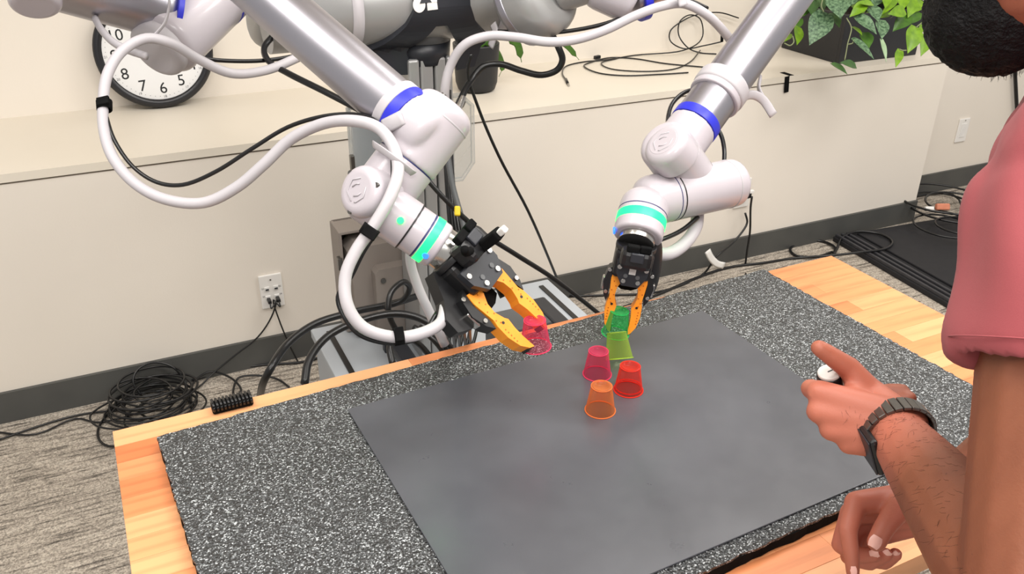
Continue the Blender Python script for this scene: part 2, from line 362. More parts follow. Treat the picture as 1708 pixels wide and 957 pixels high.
struct(MB().box((4.23, FY-.006, .05), (1.96, .012, .1)), 'baseboard_right', 'rubber_base')
# ------------------------------------------------------------------ table
TA = .0162; T1, T2 = V((math.cos(TA), math.sin(TA), 0)), V((-math.sin(TA), math.cos(TA), 0))
TZ = .705; Q0, Q1, P0, P1, TH = -.074, 1.456, .525, 1.281, .036
def tp(q, p, z): return T1*q+T2*p+EZ*z
tbl = thing('work_table', tp((Q0+Q1)/2, (P0+P1)/2, 0), 'long butcher-block work table under the speckled mat', 'table')
rows = 17; rw = (P1-P0)/rows
for i in range(rows):
    q = Q0
    cuts = []
    while q < Q1-.12:
        l = random.uniform(.22, .55); e = min(q+l, Q1) if Q1-(q+l) > .12 else Q1
        cuts.append((q, e)); q = e
    for a, b in cuts:
        c = tp((a+b)/2, P0+rw*(i+.5), TZ-TH/2)
        mb = MB().box((0, 0, 0), (b-a-.0003, rw-.0003, TH+random.uniform(-.0002, .0002)), bev=.0003)
        me = mb.mesh('stave', V((0, 0, 0))); o = bpy.data.objects.new('stave', me); me.materials.append(M['beech']); COL.objects.link(o)
        o.parent = tbl; o.location = c-WL[tbl.name]; o.rotation_euler = (0, 0, TA)
for a in (Q0+.06, Q1-.06):
    for b in (P0+.06, P1-.06):
        MB().box(tp(a, b, (TZ-TH)/2), (.06, .06, TZ-TH), (T1, T2, EZ), .004).build('leg', 'dark_grey', tbl)
for b in (P0+.06, P1-.06): MB().box(tp((Q0+Q1)/2, b, TZ-TH-.035), (Q1-Q0-.18, .03, .07), (T1, T2, EZ)).build('apron', 'dark_grey', tbl)
# ------------------------------------------------------------------ mat and sheet
MA = .0608; m1, m2 = V((math.cos(MA), math.sin(MA), 0)), V((-math.sin(MA), math.cos(MA), 0))
mw, mz = 1.2885-.0425, .022
def wavy(x0, x1, y0, y1, n=60, amp=.0022):
    pts = []
    for (a, b) in (((x0, y0), (x1, y0)), ((x1, y0), (x1, y1)), ((x1, y1), (x0, y1)), ((x0, y1), (x0, y0))):
        for k in range(n):
            t = k/n; pts.append((a[0]+(b[0]-a[0])*t+random.uniform(-amp, amp), a[1]+(b[1]-a[1])*t+random.uniform(-amp, amp)))
    return pts
mm_ = thing('speckled_mat', m1*.66+m2*.89+EZ*TZ, 'thick speckled grey loop mat lying across the wooden table', 'mat')
MB().prism(wavy(.0425, 1.2885, .585, 1.203, 90, .0016), EZ*(TZ+.001), m1, m2, EZ, 0, mz-.005).build('foam_edge', 'black_matte', mm_)
MB().prism(wavy(.0425, 1.2885, .585, 1.203, 90, .002), EZ*(TZ+mz-.004), m1, m2, EZ, 0, .004).build('pile_surface', 'speckle', mm_)
SA = .0433; s1, s2 = V((math.cos(SA), math.sin(SA), 0)), V((-math.sin(SA), math.cos(SA), 0)); SZ = TZ+mz+.0035
tag(MB().box(s1*.6655+s2*.878+EZ*(SZ-.0015), (.723, .514, .003), (s1, s2, EZ), .0008).build('rubber_sheet', 'rubber_sheet'), 'smooth dark grey rubber sheet lying on the speckled mat', 'sheet')
# ------------------------------------------------------------------ cups
def cup(name_m, base, axis, label, holder=None, h=.047, rr=.0245, rt=.0168, group='small neon plastic cups'):
    """upside-down cup: base is the rim centre, axis points to the closed end"""
    base = V(base); t = thing('plastic_cup', base, label, 'cup', group)
    MB().lathe([(0.001, rr-.0006), (h, rt)], base, axis, 40, cap=(False, False)).build('cup_wall', name_m, t)
    MB().lathe([(h-.0008, rt), (h+.0006, rt-.0006), (h+.0006, rt*.72), (h-.002, rt*.66), (h-.002, .0005)], base, axis, 40, cap=(False, True)).build('cup_base', name_m+'_base', t)
    mb = MB(); X, Y, A = basis_from(axis); n = 40
    top = [base+A*h+X*(rt*math.cos(2*math.pi*k/n))+Y*(rt*math.sin(2*math.pi*k/n)) for k in range(n+1)]
    MB().tube(top, .0007, 6, 1).build('base_edge', name_m+'_rim', t)
    ring = [base+A*.001+X*(rr*math.cos(2*math.pi*k/n))+Y*(rr*math.sin(2*math.pi*k/n)) for k in range(n+1)]
    mb.tube(ring, .0010, 6, 1).build('rim', name_m+'_rim', t); return t
cup('cup_orange', at(1001, 684, Z=SZ), EZ, 'orange translucent cup upside down, nearest the front of the sheet')
rc = cup('cup_red', at(1048, 650, Z=SZ), EZ, 'bright red translucent cup upside down, on the right of the cluster')
MB().tube([at(1048, 650, Z=SZ)+EZ*.0062+V((.0222*math.cos(2*math.pi*k/40), .0222*math.sin(2*math.pi*k/40), 0)) for k in range(41)], .0008, 6, 1).build('second_rim', 'cup_red_rim', rc)
cup('cup_pink', at(996, 624, Z=SZ), EZ, 'pinkish red translucent cup upside down, left behind the orange cup')
yb = at(1033, 599, Z=SZ+.0150)
tilt = (EZ*.84+V((.43, .9, 0))*.52-RT*.10).normalized()
cup('cup_lime', yb, tilt, 'yellow-green translucent cup tilted beneath the green cup')
cup('cup_green', at(1026, 556, D=1.545), (EZ+RT*.10).normalized(), 'bright green translucent cup held between the orange fingers of the right gripper')
cup('cup_pink', at(893, 578, D=1.34), (EZ*1.0-RT*.04).normalized(), 'pink translucent cup held in the air by the left gripper')
# ------------------------------------------------------------------ robot cart and column
cart = thing('robot_cart', (.75, 1.76, 0), 'low pale grey robot cart on the floor behind the table', 'cart')
CZ = .35
MB().box((.75, 1.77, .20), (.72, .62, .26), bev=.006).build('lower_body', 'cart_paint', cart)
MB().box((.75, 1.77, CZ-.014), (.735, .635, .028), bev=.004).build('top_panel', 'cart_paint', cart)
for x in (.425, 1.075): MB().box((x, 1.77, CZ+.0015), (.014, .56, .005)).build('slot_strip', 'black_plastic', cart)
for x in (.55, .985):
    mb = MB(); mb.box((x, 1.80, CZ+.045), (.045, .20, .022), bev=.006).box((x, 1.71, CZ+.022), (.04, .022, .046), bev=.003).box((x, 1.89, CZ+.022), (.04, .022, .046), bev=.003)
    mb.build('grab_handle', 'charcoal', cart)
MB().box((.79, 1.62, CZ+.09), (.13, .10, .18), bev=.003).build('front_housing', 'dark_grey', cart)
for x in (.45, 1.05):
    for y in (1.52, 2.02):
        c = MB().cyl((x-.015, y, .035), (x+.015, y, .035), .034).box((x, y, .06), (.05, .04, .03)); c.build('caster', 'black_rubber', cart)
stand = thing('robot_torso', (.68, 1.86, CZ), 'grey metal robot torso column with crossbar rising behind the table', 'robot torso')
CX = at(703, 110, Y=1.87).x; cz0 = V((CX, 1.87, 0))
for dx, wdt in ((-.040, .026), (-.010, .030), (.022, .026), (.044, .014)):
    MB().box(cz0+V((dx, 0, (CZ+1.12)/2)), (wdt, .13, 1.12-CZ), bev=.005).build('column_rail', 'grey_metal', stand)
MB().box(cz0+V((0, .01, (CZ+1.12)/2)), (.10, .10, 1.12-CZ)).build('column_core', 'dark_grey', stand)
tb = at(715, 0, Y=1.85); tz = tb.z; xl, xr = at(440, 20, Y=1.85).x, at(868, -8, Y=1.85).x
rb = .085
MB().lathe([(0, rb), (xr-xl, rb)], (xl, 1.85, tz), EX, 48).build('crossbar', 'grey_metal', stand)
for x0, x1 in ((at(570, 10, Y=1.85).x, at(588, 10, Y=1.85).x), (at(812, 10, Y=1.85).x, at(828, 10, Y=1.85).x)):
    MB().lathe([(0, rb+.003), (x1-x0, rb+.003)], (x0, 1.85, tz), EX, 48).build('cable_strap', 'white_tube', stand)
# strap tail hanging from the right strap
MB().tube(pix([(822, 40, 1.80), (826, 52, 1.80), (822, 66, 1.81), (818, 78, 1.82)]), .012, 6, 4, .15).build('strap_tail', 'white_tube', stand)
# yoke: dark clamp plate wrapped round the bar, spreading into two legs towards the collar
yo = V((CX+.012, 1.85-rb-.006, tz)); yk = [(-.062, .12), (.062, .12), (.062, .0), (.075, -.03), (.115, -.075), (.118, -.092), (.095, -.155), (.05, -.16), (.062, -.112), (.012, -.036), (-.014, -.036), (-.066, -.112), (-.05, -.16), (-.12, -.155), (-.155, -.10), (-.14, -.088), (-.08, -.03), (-.062, 0)]
mb = MB(); nseg = []
def yoke_pt(u, v, t):       # bend the plate round the bar: v is arc length above/below the bar's front line
    if abs(v) < .10: a = v/rb; return V((yo.x+u, 1.85-(rb+t)*math.cos(a), tz+(rb+t)*math.sin(a)))
    a = math.copysign(.10/rb, v); e = v-math.copysign(.10, v)
    return V((yo.x+u, 1.85-(rb+t)*math.cos(a)+math.sin(a)*0-abs(e)*0, tz+(rb+t)*math.sin(a)+e))
bm = bmesh.new(); bv = [bm.verts.new((u, v, 0)) for u, v in yk]; bm.faces.new(bv)
bmesh.ops.triangulate(bm, faces=bm.faces[:]); bmesh.ops.subdivide_edges(bm, edges=bm.edges[:], cuts=6, use_grid_fill=True)
bm.verts.index_update(); nv = len(bm.verts); pv = [(q.co.x, q.co.y) for q in bm.verts]; ff = [[q.index for q in f.verts] for f in bm.faces]
be = [(e.verts[0].index, e.verts[1].index) for e in bm.edges if len(e.link_faces) == 1]; bm.free()
mb.add([yoke_pt(u, v, .012) for u, v in pv]+[yoke_pt(u, v, .0) for u, v in pv], ff+[[i+nv for i in reversed(f)] for f in ff]+[(a, b, b+nv, a+nv) for a, b in be])
mb.build('yoke_plate', 'charcoal', stand)
col_c = V((.69, 1.86, 0))
zc1 = at(712, 75, Y=1.80).z; zc0 = at(712, 112, Y=1.80).z
MB().lathe([(0, .062), (zc1-zc0, .066)], (CX, 1.865, zc0), EZ, 40).build('collar', 'charcoal', stand)
MB().lathe([(0, .063), (.03, .056), (.06, .040), (.085, .030)], (CX, 1.86, zc1), EZ, 40).build('collar_cone', 'dark_grey', stand)
MB().box((CX, 1.93, (zc0+tz)/2), (.16, .03, tz-zc0), bev=.01).build('back_bracket', 'charcoal', stand)
# badge on the yoke: white disc and white block with a dark arrow notch
def yk_plate(poly, t0, t1, m):
    q = MB(); n = len(poly)
    q.add([yoke_pt(u, v, t1) for u, v in poly]+[yoke_pt(u, v, t0) for u, v in poly], [list(range(n))]+[(i, (i+1) % n, n+(i+1) % n, n+i) for i in range(n)])
    return q.build('badge', m, stand)
def yuv(px, py): p = at(px, py, Y=1.85-rb-.012); return (p.x-yo.x, p.z-tz)
dc = yuv(699, 9); yk_plate([(dc[0]+.0135*math.cos(a*.3142), dc[1]+.0135*math.sin(a*.3142)) for a in range(20)], .0122, .0135, 'white_sticker')
yk_plate([yuv(712, 7), yuv(728, -6), yuv(730, 15), yuv(713, 17)], .0122, .0135, 'white_sticker')
yk_plate([yuv(690, 2), yuv(706, -22), yuv(730, -18), yuv(729, 4), yuv(712, 6)], .0122, .0135, 'white_sticker')
yk_plate([yuv(700, 7), yuv(709, -11), yuv(720, 5)], .0136, .0142, 'charcoal')
# shoulder housings at both ends
def rounded(p0, p1, r, m, name, par, e=.03): return MB().barrel(p0, p1, r, e, e).build(name, m, par)
rounded(at(862, 8, D=1.80), at(925, -22, D=1.72), .088, 'grey_metal', 'shoulder_housing', stand, .035)
MB().barrel(at(868, 6, D=1.79), at(878, 1, D=1.78), .091, .003, .003).build('shoulder_ring', 'silver', stand)
rounded(at(478, 22, D=1.90), at(420, 14, D=1.86), .080, 'grey_metal', 'shoulder_housing', stand, .035)
# ------------------------------------------------------------------ robot arms
def emblem(par, c, n, ref, r):
    X, Y, A = basis_from(n, ref); P = lambda a, k=1: V(c)+A*.0008+X*(r*k*math.cos(R(a)))+Y*(r*k*math.sin(R(a)))
    mb = MB()
    for pts in ([P(150), P(90), P(30), P(-20)], [P(-80), P(-130), P(180), P(170)], [P(60, .55), P(10, .5), P(-30, .55)], [P(240, .55), P(200, .5), P(150, .55)]):
        mb.tube(pts, .0009, 6, 1)
    mb.build('emblem', 'white_tube', par)
def screws(par, c, n, ref, r, angs):
    X, Y, A = basis_from(n, ref)
    for a in angs:
        p = V(c)+X*(r*math.cos(R(a)))+Y*(r*math.sin(R(a)))
        MB().cyl(p-A*.004, p+A*.0012, .0042, 12).build('screw', 'gunmetal', par)
        
def ring(p, axis, r, wd, m, name, par): return MB().barrel(V(p)-V(axis).normalized()*wd/2, V(p)+V(axis).normalized()*wd/2, r, .0006, .0006).build(name, m, par)
def link(par, name, p0, p1, r, m='pearl', e0=.012, e1=.012): return MB().barrel(p0, p1, r, e0, e1).build(name, m, par)
def fused(par, name, mb, m='pearl'): return remesh(mb, name, m, par, .0028, 14)
# --- left arm
la = thing('robot_manipulator', at(430, 20, D=1.80), 'left white and silver robot arm holding the gripper with the pink cup', 'robot arm', None)
f0, f1 = at(330, -105, D=1.40), at(672, 190, D=1.294); fd = (f1-f0).normalized()
MB().barrel(f0, f1, .0425, .003, .003).build('forearm_tube', 'silver', la)
k0 = onax(f0, f1, 662, 182); MB().barrel(k0-fd*.009, k0+fd*.007, .0455, .002, .002).build('cable_collar', 'white_tube', la)
ring(k0+fd*.0165, fd, .0458, .018, 'blue_ring', 'joint_ring', la)
a0, a1 = at(752, 172, D=1.305), at(632, 330, D=1.298)     # wrist 1 barrel, cap at upper right
j = fused(la, 'wrist_housing', MB().barrel(a0, a0+(a1-a0)*.62, .0488, .022, .002).barrel(k0+fd*.024, k0+fd*.080, .0456, .001, .02))
ring(a0+(a1-a0)*.16, a1-a0, .0492, .0025, 'white_tube', 'seam_ring', j)
screws(j, a0+(a0-a1).normalized()*.0, a0-a1, EZ, .026, (20,))
link(la, 'wrist_sleeve', a0+(a1-a0)*.62, a1, .0465, e0=.002, e1=.01)
ring(a0+(a1-a0)*.62, a1-a0, .0468, .002, 'navy', 'seam_ring', la)
b0, b1 = at(597, 318, D=1.262), at(740, 416, D=1.29); bd = (b1-b0).normalized()
j = link(la, 'wrist_housing', b0, b0+(b1-b0)*.60, .0385, e0=.016, e1=.002)
capn = (b0-b1).normalized()
# round end cap with emblem turned towards the camera
cc, cn = at(600, 318, D=1.235), (-FW*.80-RT*.50+UP*.10).normalized()
k = MB().barrel(cc-cn*.055, cc+cn*.006, .0385, .004, .014).build('joint_cap', 'pearl', la)
emblem(k, cc+cn*.006, cn, UP, .018); screws(k, cc+cn*.002, cn, UP, .0325, (35, 155, -80))
ring(b0+(b1-b0)*.60, bd, .0389, .0025, 'black_plastic', 'seam_ring', la)
link(la, 'wrist_sleeve', b0+(b1-b0)*.60, b0+(b1-b0)*.96, .0365, e0=.001, e1=.006)
ring(b0+(b1-b0)*.76, bd, .0369, .003, 'navy', 'seam_ring', la)
ring(b0+(b1-b0)*.825, bd, .0371, .013, 'led_green', 'status_light', la)
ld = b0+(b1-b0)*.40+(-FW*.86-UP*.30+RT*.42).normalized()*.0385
MB().cyl(ld-FW*.0005, ld-FW*.0035, .0050, 16).build('green_glow_disc', 'led_green', la)  # added glowing disc, stands in for green light reflected on the wrist housing
bt = b0+(b1-b0)*.905+(-FW*.72-UP*.45-RT*.3).normalized()*.0355
MB().cyl(bt, bt+(-FW*.72-UP*.45-RT*.3).normalized()*.003, .0048, 16).build('status_button', 'led_blue', la)
MB().barrel(b0+(b1-b0)*.95, b0+(b1-b0)*1.07, .0325, .001, .001).build('tool_flange', 'steel', la)
# shoulder link: silver upper arm coming in from the left, shoulder barrel with a cap below
u0, u1 = at(20, -58, D=1.46), at(292, 20, D=1.62)
MB().barrel(u0, u1, .056, .003, .02).build('upper_arm_tube', 'silver', la)
link(la, 'elbow_housing', at(52, -60, D=1.42), at(60, 12, D=1.40), .040, e1=.012)
link(la, 'elbow_housing', at(-10, -70, D=1.44), f0, .046)
s0, s1 = at(392, -38, D=1.74), at(268, 78, D=1.60)
j = link(la, 'shoulder_housing', s0, s1, .064, e0=.003, e1=.02)
MB().barrel(s1-(s1-s0).normalized()*.01, s1+(s1-s0).normalized()*.022, .055, .002, .016).build('joint_cap', 'white_tube', la)
ring(at(357, -6, D=1.70), s1-s0, .0652, .010, 'blue_ring', 'joint_ring', la)
ring(at(288, 22, D=1.615), u1-u0, .0605, .010, 'blue_ring', 'joint_ring', la)
link(la, 'shoulder_neck', s0, at(450, -30, D=1.85), .06, 'grey_metal')
# --- right arm
ra = thing('robot_manipulator', at(960, 10, D=1.75), 'right white and silver robot arm with its gripper above the cups', 'robot arm')
f0, f1 = at(1425, -155, D=1.80), at(1160, 206, D=1.60); fd = (f1-f0).normalized()
MB().barrel(f0, f1, .0445, .003, .003).build('forearm_tube', 'silver', ra)
k0 = onax(f0, f1, 1199, 146); MB().barrel(k0-fd*.016, k0+fd*.016, .0525, .006, .006).build('cable_collar', 'white_tube', ra)
k0 = k0+fd*.02; MB().barrel(k0-fd*.006, k0+fd*.008, .0505, .003, .003).build('cable_collar', 'pearl', ra)
ring(f1, fd, .0462, .019, 'blue_ring', 'joint_ring', ra)
cn = (-RT*.62-FW*.64+UP*.50).normalized()
a0 = at(1104, 233, D=1.485); a1 = at(1168, 322, D=1.60)
ad = (a1-a0).normalized()
j = fused(ra, 'wrist_housing', MB().barrel(a0, a0+(a1-a0)*.98, .0468, .016, .002).barrel(f1+fd*.009, f1+fd*.078, .0458, .001, .03))
cc = at(1106, 236, D=1.462); MB().barrel(cc-cn*.05, cc, .0405, .002, .014).build('joint_cap', 'pearl', ra)
kk = MB().barrel(cc-cn*.02, cc+cn*.0005, .026, .002, .0005).build('cap_disc', 'pearl', ra)
emblem(kk, cc, cn, UP, .019); screws(kk, cc-cn*.006, cn, UP, .031, (-60, 100, 215))
ring(a0+ad*.052, ad, .0468, .0016, 'white_tube', 'seam_ring', ra)
ring(a0+(a1-a0)*.68, ad, .0469, .0026, 'black_plastic', 'seam_ring', ra)
b0, b1 = at(1231, 303, D=1.60), at(1068, 338, D=1.50); bd = (b1-b0).normalized()
link(ra, 'wrist_housing', b0, b1, .0445, e0=.018, e1=.025)
ring(b0+(b1-b0)*.13, bd, .0452, .003, 'white_tube', 'seam_ring', ra)
screws(ra, b0+bd*.008, -bd, EZ, .032, (60, 200, 300))
ring(b0+(b1-b0)*.70, bd, .0449, .003, 'black_plastic', 'seam_ring', ra)
ring(b0+(b1-b0)*.74, bd, .0449, .002, 'navy', 'seam_ring', ra)
c0, c1 = at(1080, 322, D=1.505), at(1063, 396, D=1.47); cdir = (c1-c0).normalized()
link(ra, 'wrist_sleeve', c0, c1, .0425, e0=.03, e1=.006)
ring(c0+(c1-c0)*.48, cdir, .0428, .0022, 'navy', 'seam_ring', ra)
ring(c0+(c1-c0)*.66, cdir, .0430, .016, 'led_green', 'status_light', ra)
bt = c0+(c1-c0)*.85-RT*.0415-FW*.006; MB().cyl(bt, bt-RT*.003, .006, 16).build('status_button', 'led_blue', ra)
MB().barrel(c0+(c1-c0)*.96, c0+(c1-c0)*1.12, .031, .001, .001).build('tool_flange', 'steel', ra)
s0, s1 = at(985, -40, D=1.72), at(1062, 0, D=1.74)
link(ra, 'shoulder_housing', at(1018, -70, D=1.73), at(1022, 12, D=1.74), .058, e1=.035)
link(ra, 'shoulder_housing', s0, at(1058, -6, D=1.74), .056, e0=.03)
MB().barrel(at(1050, -8, D=1.74), at(1150, -40, D=1.76), .047, .002, .002).build('upper_arm_tube', 'silver', ra)
MB().barrel(at(1130, -36, D=1.76), f0, .045, .01, .01).build('upper_arm_tube', 'silver', ra)
link(ra, 'elbow_housing', f0-fd*.05-RT*.02, f0+fd*.03, .049)
ring(at(1066, -8, D=1.742), at(1150, -40, D=1.76)-at(1050, -8, D=1.74), .051, .016, 'blue_ring', 'joint_ring', ra)
link(ra, 'shoulder_neck', at(925, -20, D=1.74), s0, .05, 'grey_metal')
# ------------------------------------------------------------------ grippers
FIN_O = [(.064, .040), (.080, .043), (.100, .041), (.118, .039), (.128, .042), (.150, .043), (.172, .038), (.186, .028)]
FIN_I = [(.190, .020), (.168, .0215), (.150, .021), (.134, .018), (.128, .022), (.112, .027), (.096, .025), (.082, .016), (.072, .014)]
def gripper(label, o, tip, wdir, bs=1.0):
    o = V(o); A = (V(tip)-o); L_ = A.length; A.normalize(); s = L_/.19
    W = V(wdir); W = (W-A*W.dot(A)).normalized(); B = W.cross(A)*bs       # A forward, B spread, W towards the viewer
    P = lambda u, v, w_: o+A*(u*s)+B*(v*s)+W*(w_*s); AX = (A, B.normalized(), W); S = lambda *q: tuple(x*s for x in q)
    g = thing('robot_gripper', o, label, 'gripper')
    MB().barrel(P(.010, 0, 0), P(.020, 0, 0), .037*s, .002, .002).build('mount_plate', 'black_plastic', g)
    b = MB().box(P(.046, 0, -.004), S(.056, .070, .052), AX, .008*s).build('body', 'black_plastic', g)
    # tapered palm plate towards the viewer
    pm = MB().prism([(.034, -.038), (.034, .038), (.060, .036), (.082, .020), (.082, -.020), (.060, -.036)], o, A*s, B*s, W*s, .022, .032).build('palm_plate', 'charcoal', g)
    for u, v in ((.046, -.031), (.046, .031), (.072, -.017), (.072, .017)):
        MB().cyl(P(u, v, .031), P(u, v, .0345), .0042*s, 12).build('screw', 'steel', pm)
    for v in (-.014, .014): MB().cyl(P(.062, v, .031), P(.062, v, .0335), .004*s, 10).build('bolt_head', 'dark_grey', pm)
    # camera block
    cb = MB().box(P(.020, 0, .046), S(.036, .056, .036), AX, .009*s).build('camera_block', 'black_plastic', g)
    MB().box(P(.012, 0, .066), S(.018, .024, .006), AX, .002*s).build('camera_window', 'charcoal', cb)
    MB().box(P(-.002, -.012, .058), S(.012, .022, .014), AX, .002*s).box(P(-.002, .016, .056), S(.012, .020, .012), AX, .002*s).build('cable_plug', 'black_matte', cb)
    # curved guard plate behind one side and the rear palm
    MB().tube([P(.0, .034, -.01), P(.02, .046, -.012), (P(.06, .054, -.016)), P(.10, .054, -.02), P(.122, .046, -.022)], .016*s, 10, 5, .45).build('side_guard', 'black_plastic', g)
    MB().prism([(.06, -.03), (.06, .03), (.105, .028), (.112, .012), (.112, -.012), (.105, -.028)], o, A*s, B*s, W*s, -.034, -.020).build('rear_plate', 'black_matte', g)
    for sg in (1, -1):
        poly = [(u, v*sg) for u, v in FIN_O]+[(u, v*sg) for u, v in FIN_I]
        if sg < 0: poly = poly[::-1]
        f = MB().prism(poly, o, A*s, B*s, W*s, -.010, .011)
        fo = f.build('finger', 'orange_print', g)
        hb = MB()
        for u, v in [(.076+.009*k, .030+(.0035 if k % 2 else -.0035)+(.001*k if k < 3 else .003)) for k in range(6)]+[(.128, .033)]+[(.140+.006*k, .036) for k in range(5)]:
            hb.cyl(P(u, v*sg, .0108), P(u, v*sg, .0114), .0013*s, 8)
        tag(hb.build('vent_holes', 'orange_hole', fo), kind='stuff')
        MB().cyl(P(.131, .030*sg, .0108), P(.131, .030*sg, .0118), .0024*s, 10).build('pivot_pin', 'black_plastic', fo)
        MB().box(P(.186, .024*sg, -.002), S(.008, .010, .016), AX, .001*s).build('fingertip_pad', 'black_plastic', fo)
        # outer black linkage with its bright cover
        lk = MB().prism([(.055, .036*sg), (.062, .052*sg), (.090, .060*sg), (.115, .054*sg), (.128, .045*sg), (.112, .042*sg), (.085, .044*sg)][::sg], o, A*s, B*s, W*s, -.014, .009).build('linkage', 'black_plastic', g)
        MB().box(P(.095, .057*sg, -.001), S(.026, .008, .014), AX, .002*s).build('link_cover', 'steel', lk)
        for u in (.064, .108): MB().cyl(P(u, .050*sg, .009), P(u, .050*sg, .012), .0035*s, 10).build('pivot_screw', 'steel', lk)
    return g, P, s, AX
lo, ltip = at(742, 417, D=1.29), at(894, 566, D=1.325)
wl = (-FW*.72+(RT*.669+UP*.743)*.62)
gl, PL, sl, axl = gripper('left black gripper with orange fingers pinching the pink cup', lo, ltip, wl)
MB().prism([(.012, -.028), (.05, -.034), (.085, -.044), (.104, -.062), (.090, -.086), (.066, -.084), (.045, -.062), (.008, -.040)], lo, axl[0]*sl, axl[1]*sl, axl[2]*sl, -.03, -.006).build('side_bracket', 'black_plastic', gl)
for k in range(4): MB().tube([PL(.07+.006*k, -.062-.004*k, -.018), at(752+9*k, 525, D=1.40), at(757+9*k, 562, D=1.60), at(762+8*k, 612, D=1.84)], .0034, 6, 5).build('gripper_cable', 'black_rubber', gl)
tipb = MB().box(PL(.030, .006, .076), (.05*sl, .018*sl, .016*sl), (axl[2], axl[1], axl[0]), .003).build('cable_boot', 'black_matte', gl)
MB().box(PL(.030, .006, .108), (.014*sl, .010*sl, .010*sl), (axl[2], axl[1], axl[0]), .002).build('boot_tip', 'white_sticker', tipb)
MB().tube([PL(.02, -.02, .062), PL(.016, -.034, .068), PL(.01, -.04, .078)], .006*sl, 8).build('cable_boot', 'black_matte', gl)
ro, rtip = at(1064, 398, D=1.47), at(1031, 552, D=1.545)
gr, PR, sr, axr = gripper('right black gripper with orange fingers around the green cup', ro, rtip, -FW*.95+UP*.25, .78)
# white square tag with a plain black frame on the right gripper's palm
MB().box(PR(.052, .0, .0325), (.012*sr, .012*sr, .0008), axr).build('white_tag', 'white_sticker', gr)
# ------------------------------------------------------------------ conduits and cables on the robot
def band(p, axis, r, h, label, grp='velcro bands on the cable sleeves'):
    p = V(p); a = V(axis).normalized(); t = thing('cable_band', p, label, 'band', grp)
    MB().lathe([(-h/2, r), (-h/2, r+.003), (h/2, r+.0035), (h/2, r)], p, a, 20, cap=(False, False)).build('strap', 'black_matte', t)
    X, Y, A = basis_from(a, -FW); MB().box(p+X*(r+.003)+Y*.004, (.006, .02, h*.9), (X, Y, A), .001).build('strap_end', 'black_matte', t)
    return t
LC = [(560, 62, 1.70), (492, 98, 1.66), (440, 118, 1.62), (385, 122, 1.58), (330, 98, 1.54), (285, 72, 1.50), (245, 64, 1.48), (205, 84, 1.46), (180, 122, 1.44), (172, 172, 1.42), (174, 220, 1.40), (188, 262, 1.385), (225, 306, 1.37), (275, 332, 1.36), (340, 338, 1.35), (395, 312, 1.34), (440, 274, 1.33), (485, 232, 1.32), (540, 206, 1.30), (595, 202, 1.27), (632, 214, 1.255), (656, 245, 1.24), (664, 285, 1.225), (650, 330, 1.21), (622, 378, 1.21), (594, 418, 1.21), (576, 462, 1.21), (580, 510, 1.21), (606, 546, 1.22), (660, 562, 1.24), (705, 555, 1.25), (735, 538, 1.26), (744, 505, 1.275)]
cable('cable_sleeve', 'white braided cable sleeve looping from the left shoulder down to the left gripper', pix(LC), .0088, 'white_tube', 'cable sleeve', seg=14)
band(at(174, 176, D=1.418), at(172, 172, D=1.42)-at(174, 220, D=1.40), .0092, .016, 'black strap band around the white sleeve below the clock')
band(at(616, 386, D=1.21), at(622, 378, D=1.21)-at(594, 418, D=1.21), .0095, .016, 'black strap band around the sleeve under the left wrist cap')
band(at(665, 561, D=1.241), at(660, 562, D=1.24)-at(705, 555, D=1.25), .0095, .014, 'black strap band around the sleeve bottom above the table edge')
# white tapes holding the sleeve on the left arm
tag(MB().tube(pix([(282, -20, 1.50), (282, 10, 1.49), (275, 38, 1.488), (257, 60, 1.486)]), .006, 8, 5, .3).build('cable_tie', 'white_tube'), 'thin white strap hanging over the left upper arm tube', 'strap')
tag(MB().tube(pix([(158, 30, 1.52), (168, 48, 1.515), (186, 68, 1.51), (210, 82, 1.505), (245, 94, 1.50)]), .0075, 8, 5, .8).build('cable_tie', 'white_tube'), 'white strap sagging under the left upper arm in front of the clock', 'strap')
tag(MB().tube(pix([(640, 212, 1.262), (652, 206, 1.25), (672, 196, 1.243)]), .011, 8, 4, .3).build('cable_tie', 'white_tube'), 'white strap gripping the sleeve at the left blue ring', 'strap')
tag(MB().tube(pix([(622, 240, 1.262), (640, 252, 1.235), (662, 268, 1.222), (690, 290, 1.245)]), .006, 8, 4, .2).build('cable_tie', 'white_tube'), 'white strap across the left wrist housing', 'strap')
cable('cable_sleeve', 'white cable sleeve hanging straight down behind the left wrist', pix([(690, 400, 1.45), (684, 430, 1.46), (696, 475, 1.48), (716, 520, 1.5), (742, 575, 1.53)]), .0085, 'white_tube', 'cable sleeve', seg=12)
cable('cable_sleeve', 'white cable sleeve arching from the torso column under the crossbar to the right arm', pix([(745, 190, 1.78), (742, 150, 1.74), (752, 108, 1.72), (776, 74, 1.70), (815, 60, 1.70), (860, 62, 1.70), (915, 70, 1.69), (960, 66, 1.69), (1010, 50, 1.69), (1060, 26, 1.69), (1105, 10, 1.69), (1140, 6, 1.70), (1175, 22, 1.72), (1205, 50, 1.76), (1232, 85, 1.80)]), .0092, 'white_tube', 'cable sleeve', seg=14)
tag(MB().tube(pix([(1132, -18, 1.66), (1136, -4, 1.672), (1140, 10, 1.676)]), .011, 8, 4, .3).build('cable_tie', 'white_tube'), 'white strap holding the sleeve on the right upper arm', 'strap')
cable('cable_sleeve', 'white cable sleeve curling out beside the right forearm near the tape', pix([(1232, 168, 1.66), (1252, 158, 1.67), (1272, 166, 1.69), (1290, 192, 1.70)]), .009, 'white_tube', 'cable sleeve', seg=12, flat=.4)
tag(MB().tube(pix([(1268, 130, 1.72), (1266, 150, 1.70), (1276, 168, 1.70)]), .009, 8, 4, .4).build('cable_tie', 'white_tube'), 'white strap tail standing up right of the right forearm', 'strap')
